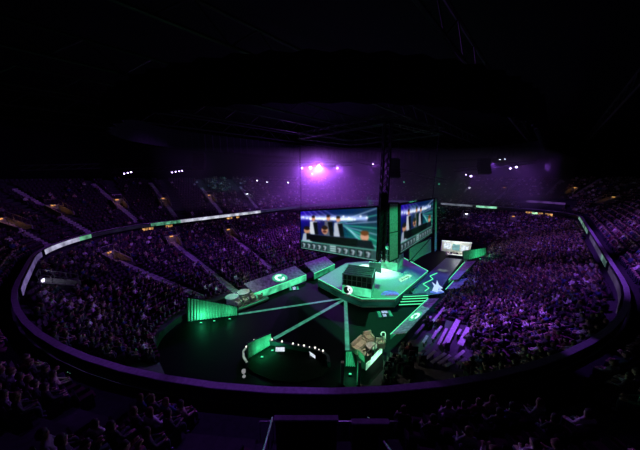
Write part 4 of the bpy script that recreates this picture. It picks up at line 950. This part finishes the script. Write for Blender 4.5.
def merge(items, name, mats, label, cat):
    V = []; T_ = []; MI = []; off = 0
    for v, t, m, x, y, z, r, sc in items:
        c, s = math.cos(r), math.sin(r); w = v*sc
        V.append(np.stack([w[:, 0]*c-w[:, 1]*s+x, w[:, 0]*s+w[:, 1]*c+y, w[:, 2]+z], 1)); T_.append(t+off); MI.append(m); off += len(v)
    V = np.concatenate(V); T_ = np.concatenate(T_); MI = np.concatenate(MI)
    me = bpy.data.meshes.new(name); me.vertices.add(len(V)); me.vertices.foreach_set('co', V.ravel()); me.loops.add(len(T_)*3); me.loops.foreach_set('vertex_index', T_.ravel())
    me.polygons.add(len(T_)); me.polygons.foreach_set('loop_start', np.arange(len(T_))*3); me.polygons.foreach_set('material_index', MI); me.update(calc_edges=True)
    for x in mats: me.materials.append(x)
    o = bpy.data.objects.new(name, me); COL.objects.link(o); tag(o, label, cat, kind='stuff'); return o
fs_ = MB(); fs_.box((0, .06, .43), (.46, .44, .07)); fs_.mi = 1; fs_.box((0, -.2, .66), (.46, .06, .52), 0, .14)
fv = np.array(fs_.v); ft = []; fm = []
for f, m_ in zip(fs_.f, fs_.m): ft += [(f[0], f[1], f[2]), (f[0], f[2], f[3])]; fm += [m_, m_]
ft = np.array(ft); fm = np.array(fm)
if len(SEATS) > NI: merge([(fv, ft, fm, *p[:3], p[3], 1.) for p in SEATS[NI:]], 'arena_seating', [M['seatr'], M['seat']], 'rows of dark arena seats filling both tiers farther away', 'seating')
# people
wt = [.30, .22, .13, .10, .08, .08, .05, .04]
CNAMES = ['a black', 'a charcoal', 'a grey', 'a white', 'a maroon', 'a blue', 'a beige', 'a dark green']
for p in FOLK[:NI]:
    q = random.randrange(4); c = random.choices(range(8), wt)[0]
    o = link('person', HIGH[q] if dist(p) < 16 else LOW[q], p[:3], p[3]); sc = random.uniform(.94, 1.05); o.scale = (sc,)*3
    h2 = random.random() < .35
    for k, m_ in ((0, M['skin2'] if random.random() < .3 else M['skin']), (1, TM[c]), (3, M['hair2'] if h2 else M['hair'])):
        o.material_slots[k].link = 'OBJECT'; o.material_slots[k].material = m_
    hair = ['dark', 'brown'][h2]; o['kind'] = 'thing'
    tag(o, 'seated spectator, %s hair, %s top, %s' % (hair, CNAMES[c][2:], where(p)), 'person', 'seated spectators nearest to the camera')
    ln = POSES[q][0]; h_ = link('hair', HM, (0, ln-.015, 1.185), 0, o)
    h_.material_slots[0].link = 'OBJECT'; h_.material_slots[0].material = M['hair2'] if h2 else M['hair']
CM = [M['skin'], M['jeans'], M['hair'], M['hair2'], M['skin2']]+TM
items = []
for p in FOLK[NI:]:
    q = random.randrange(4); v, t, m_ = LA[q]; c = random.choices(range(8), wt)[0]
    lut = np.array([0 if random.random() < .7 else 4, 5+c, 1, 2 if random.random() < .65 else 3]); items.append((v, t, lut[m_], *p[:3], p[3], random.uniform(.92, 1.06)))
merge(items, 'crowd', CM, 'crowd of seated spectators filling both tiers of the arena farther away', 'crowd')
# lit phones held up in the dark
held = sorted(FOLK[:NI+700], key=lambda p: 0)
for k, px in enumerate(((13, 353), (42, 363), (60, 364), (118, 370.5), (142, 370.5), (147, 388), (66, 384), (96, 377))):
    best = min(held, key=lambda p: (lambda q: 1e9 if q is None else math.hypot(q[0]-px[0], q[1]-px[1]))(proj(p[0], p[1], p[2]+.75)))
    fx, fy = -math.sin(best[3]), math.cos(best[3]); c = Vector((best[0]+fx*.42, best[1]+fy*.42, best[2]+.86))
    t = at('phone', 'lit phone held by a spectator in the dark lower left, %s from the left' % ordw(k), 'phone', c, 'lit phones in the dark seats at lower left')
    q = MB(); q.box(c, (.085, .012, .16), best[3], .5); t.part('case', q, M['black']); q = MB(); q.box(c+Vector((-fx*.008, -fy*.008, .003)), (.074, .006, .145), best[3], .5); t.part('display', q, M['phone'])
print('SEATS', len(SEATS), 'FOLK', len(FOLK), 'objects', len(bpy.data.objects))
# ------------------------------------------------------------------ world and view
w = bpy.data.worlds.new('world'); S.world = w; w.use_nodes = True
w.node_tree.nodes['Background'].inputs['Color'].default_value = (.10, .06, .22, 1); w.node_tree.nodes['Background'].inputs['Strength'].default_value = .0
v = S.view_settings; v.view_transform = 'Standard'; v.look = 'None'; v.gamma = 1; v.use_curve_mapping = False; v.exposure = 0
S.cycles.use_denoising = True; S.cycles.denoiser = 'OPENIMAGEDENOISE'; S.cycles.max_bounces = 4; S.cycles.volume_bounces = 0; S.cycles.sample_clamp_indirect = 4
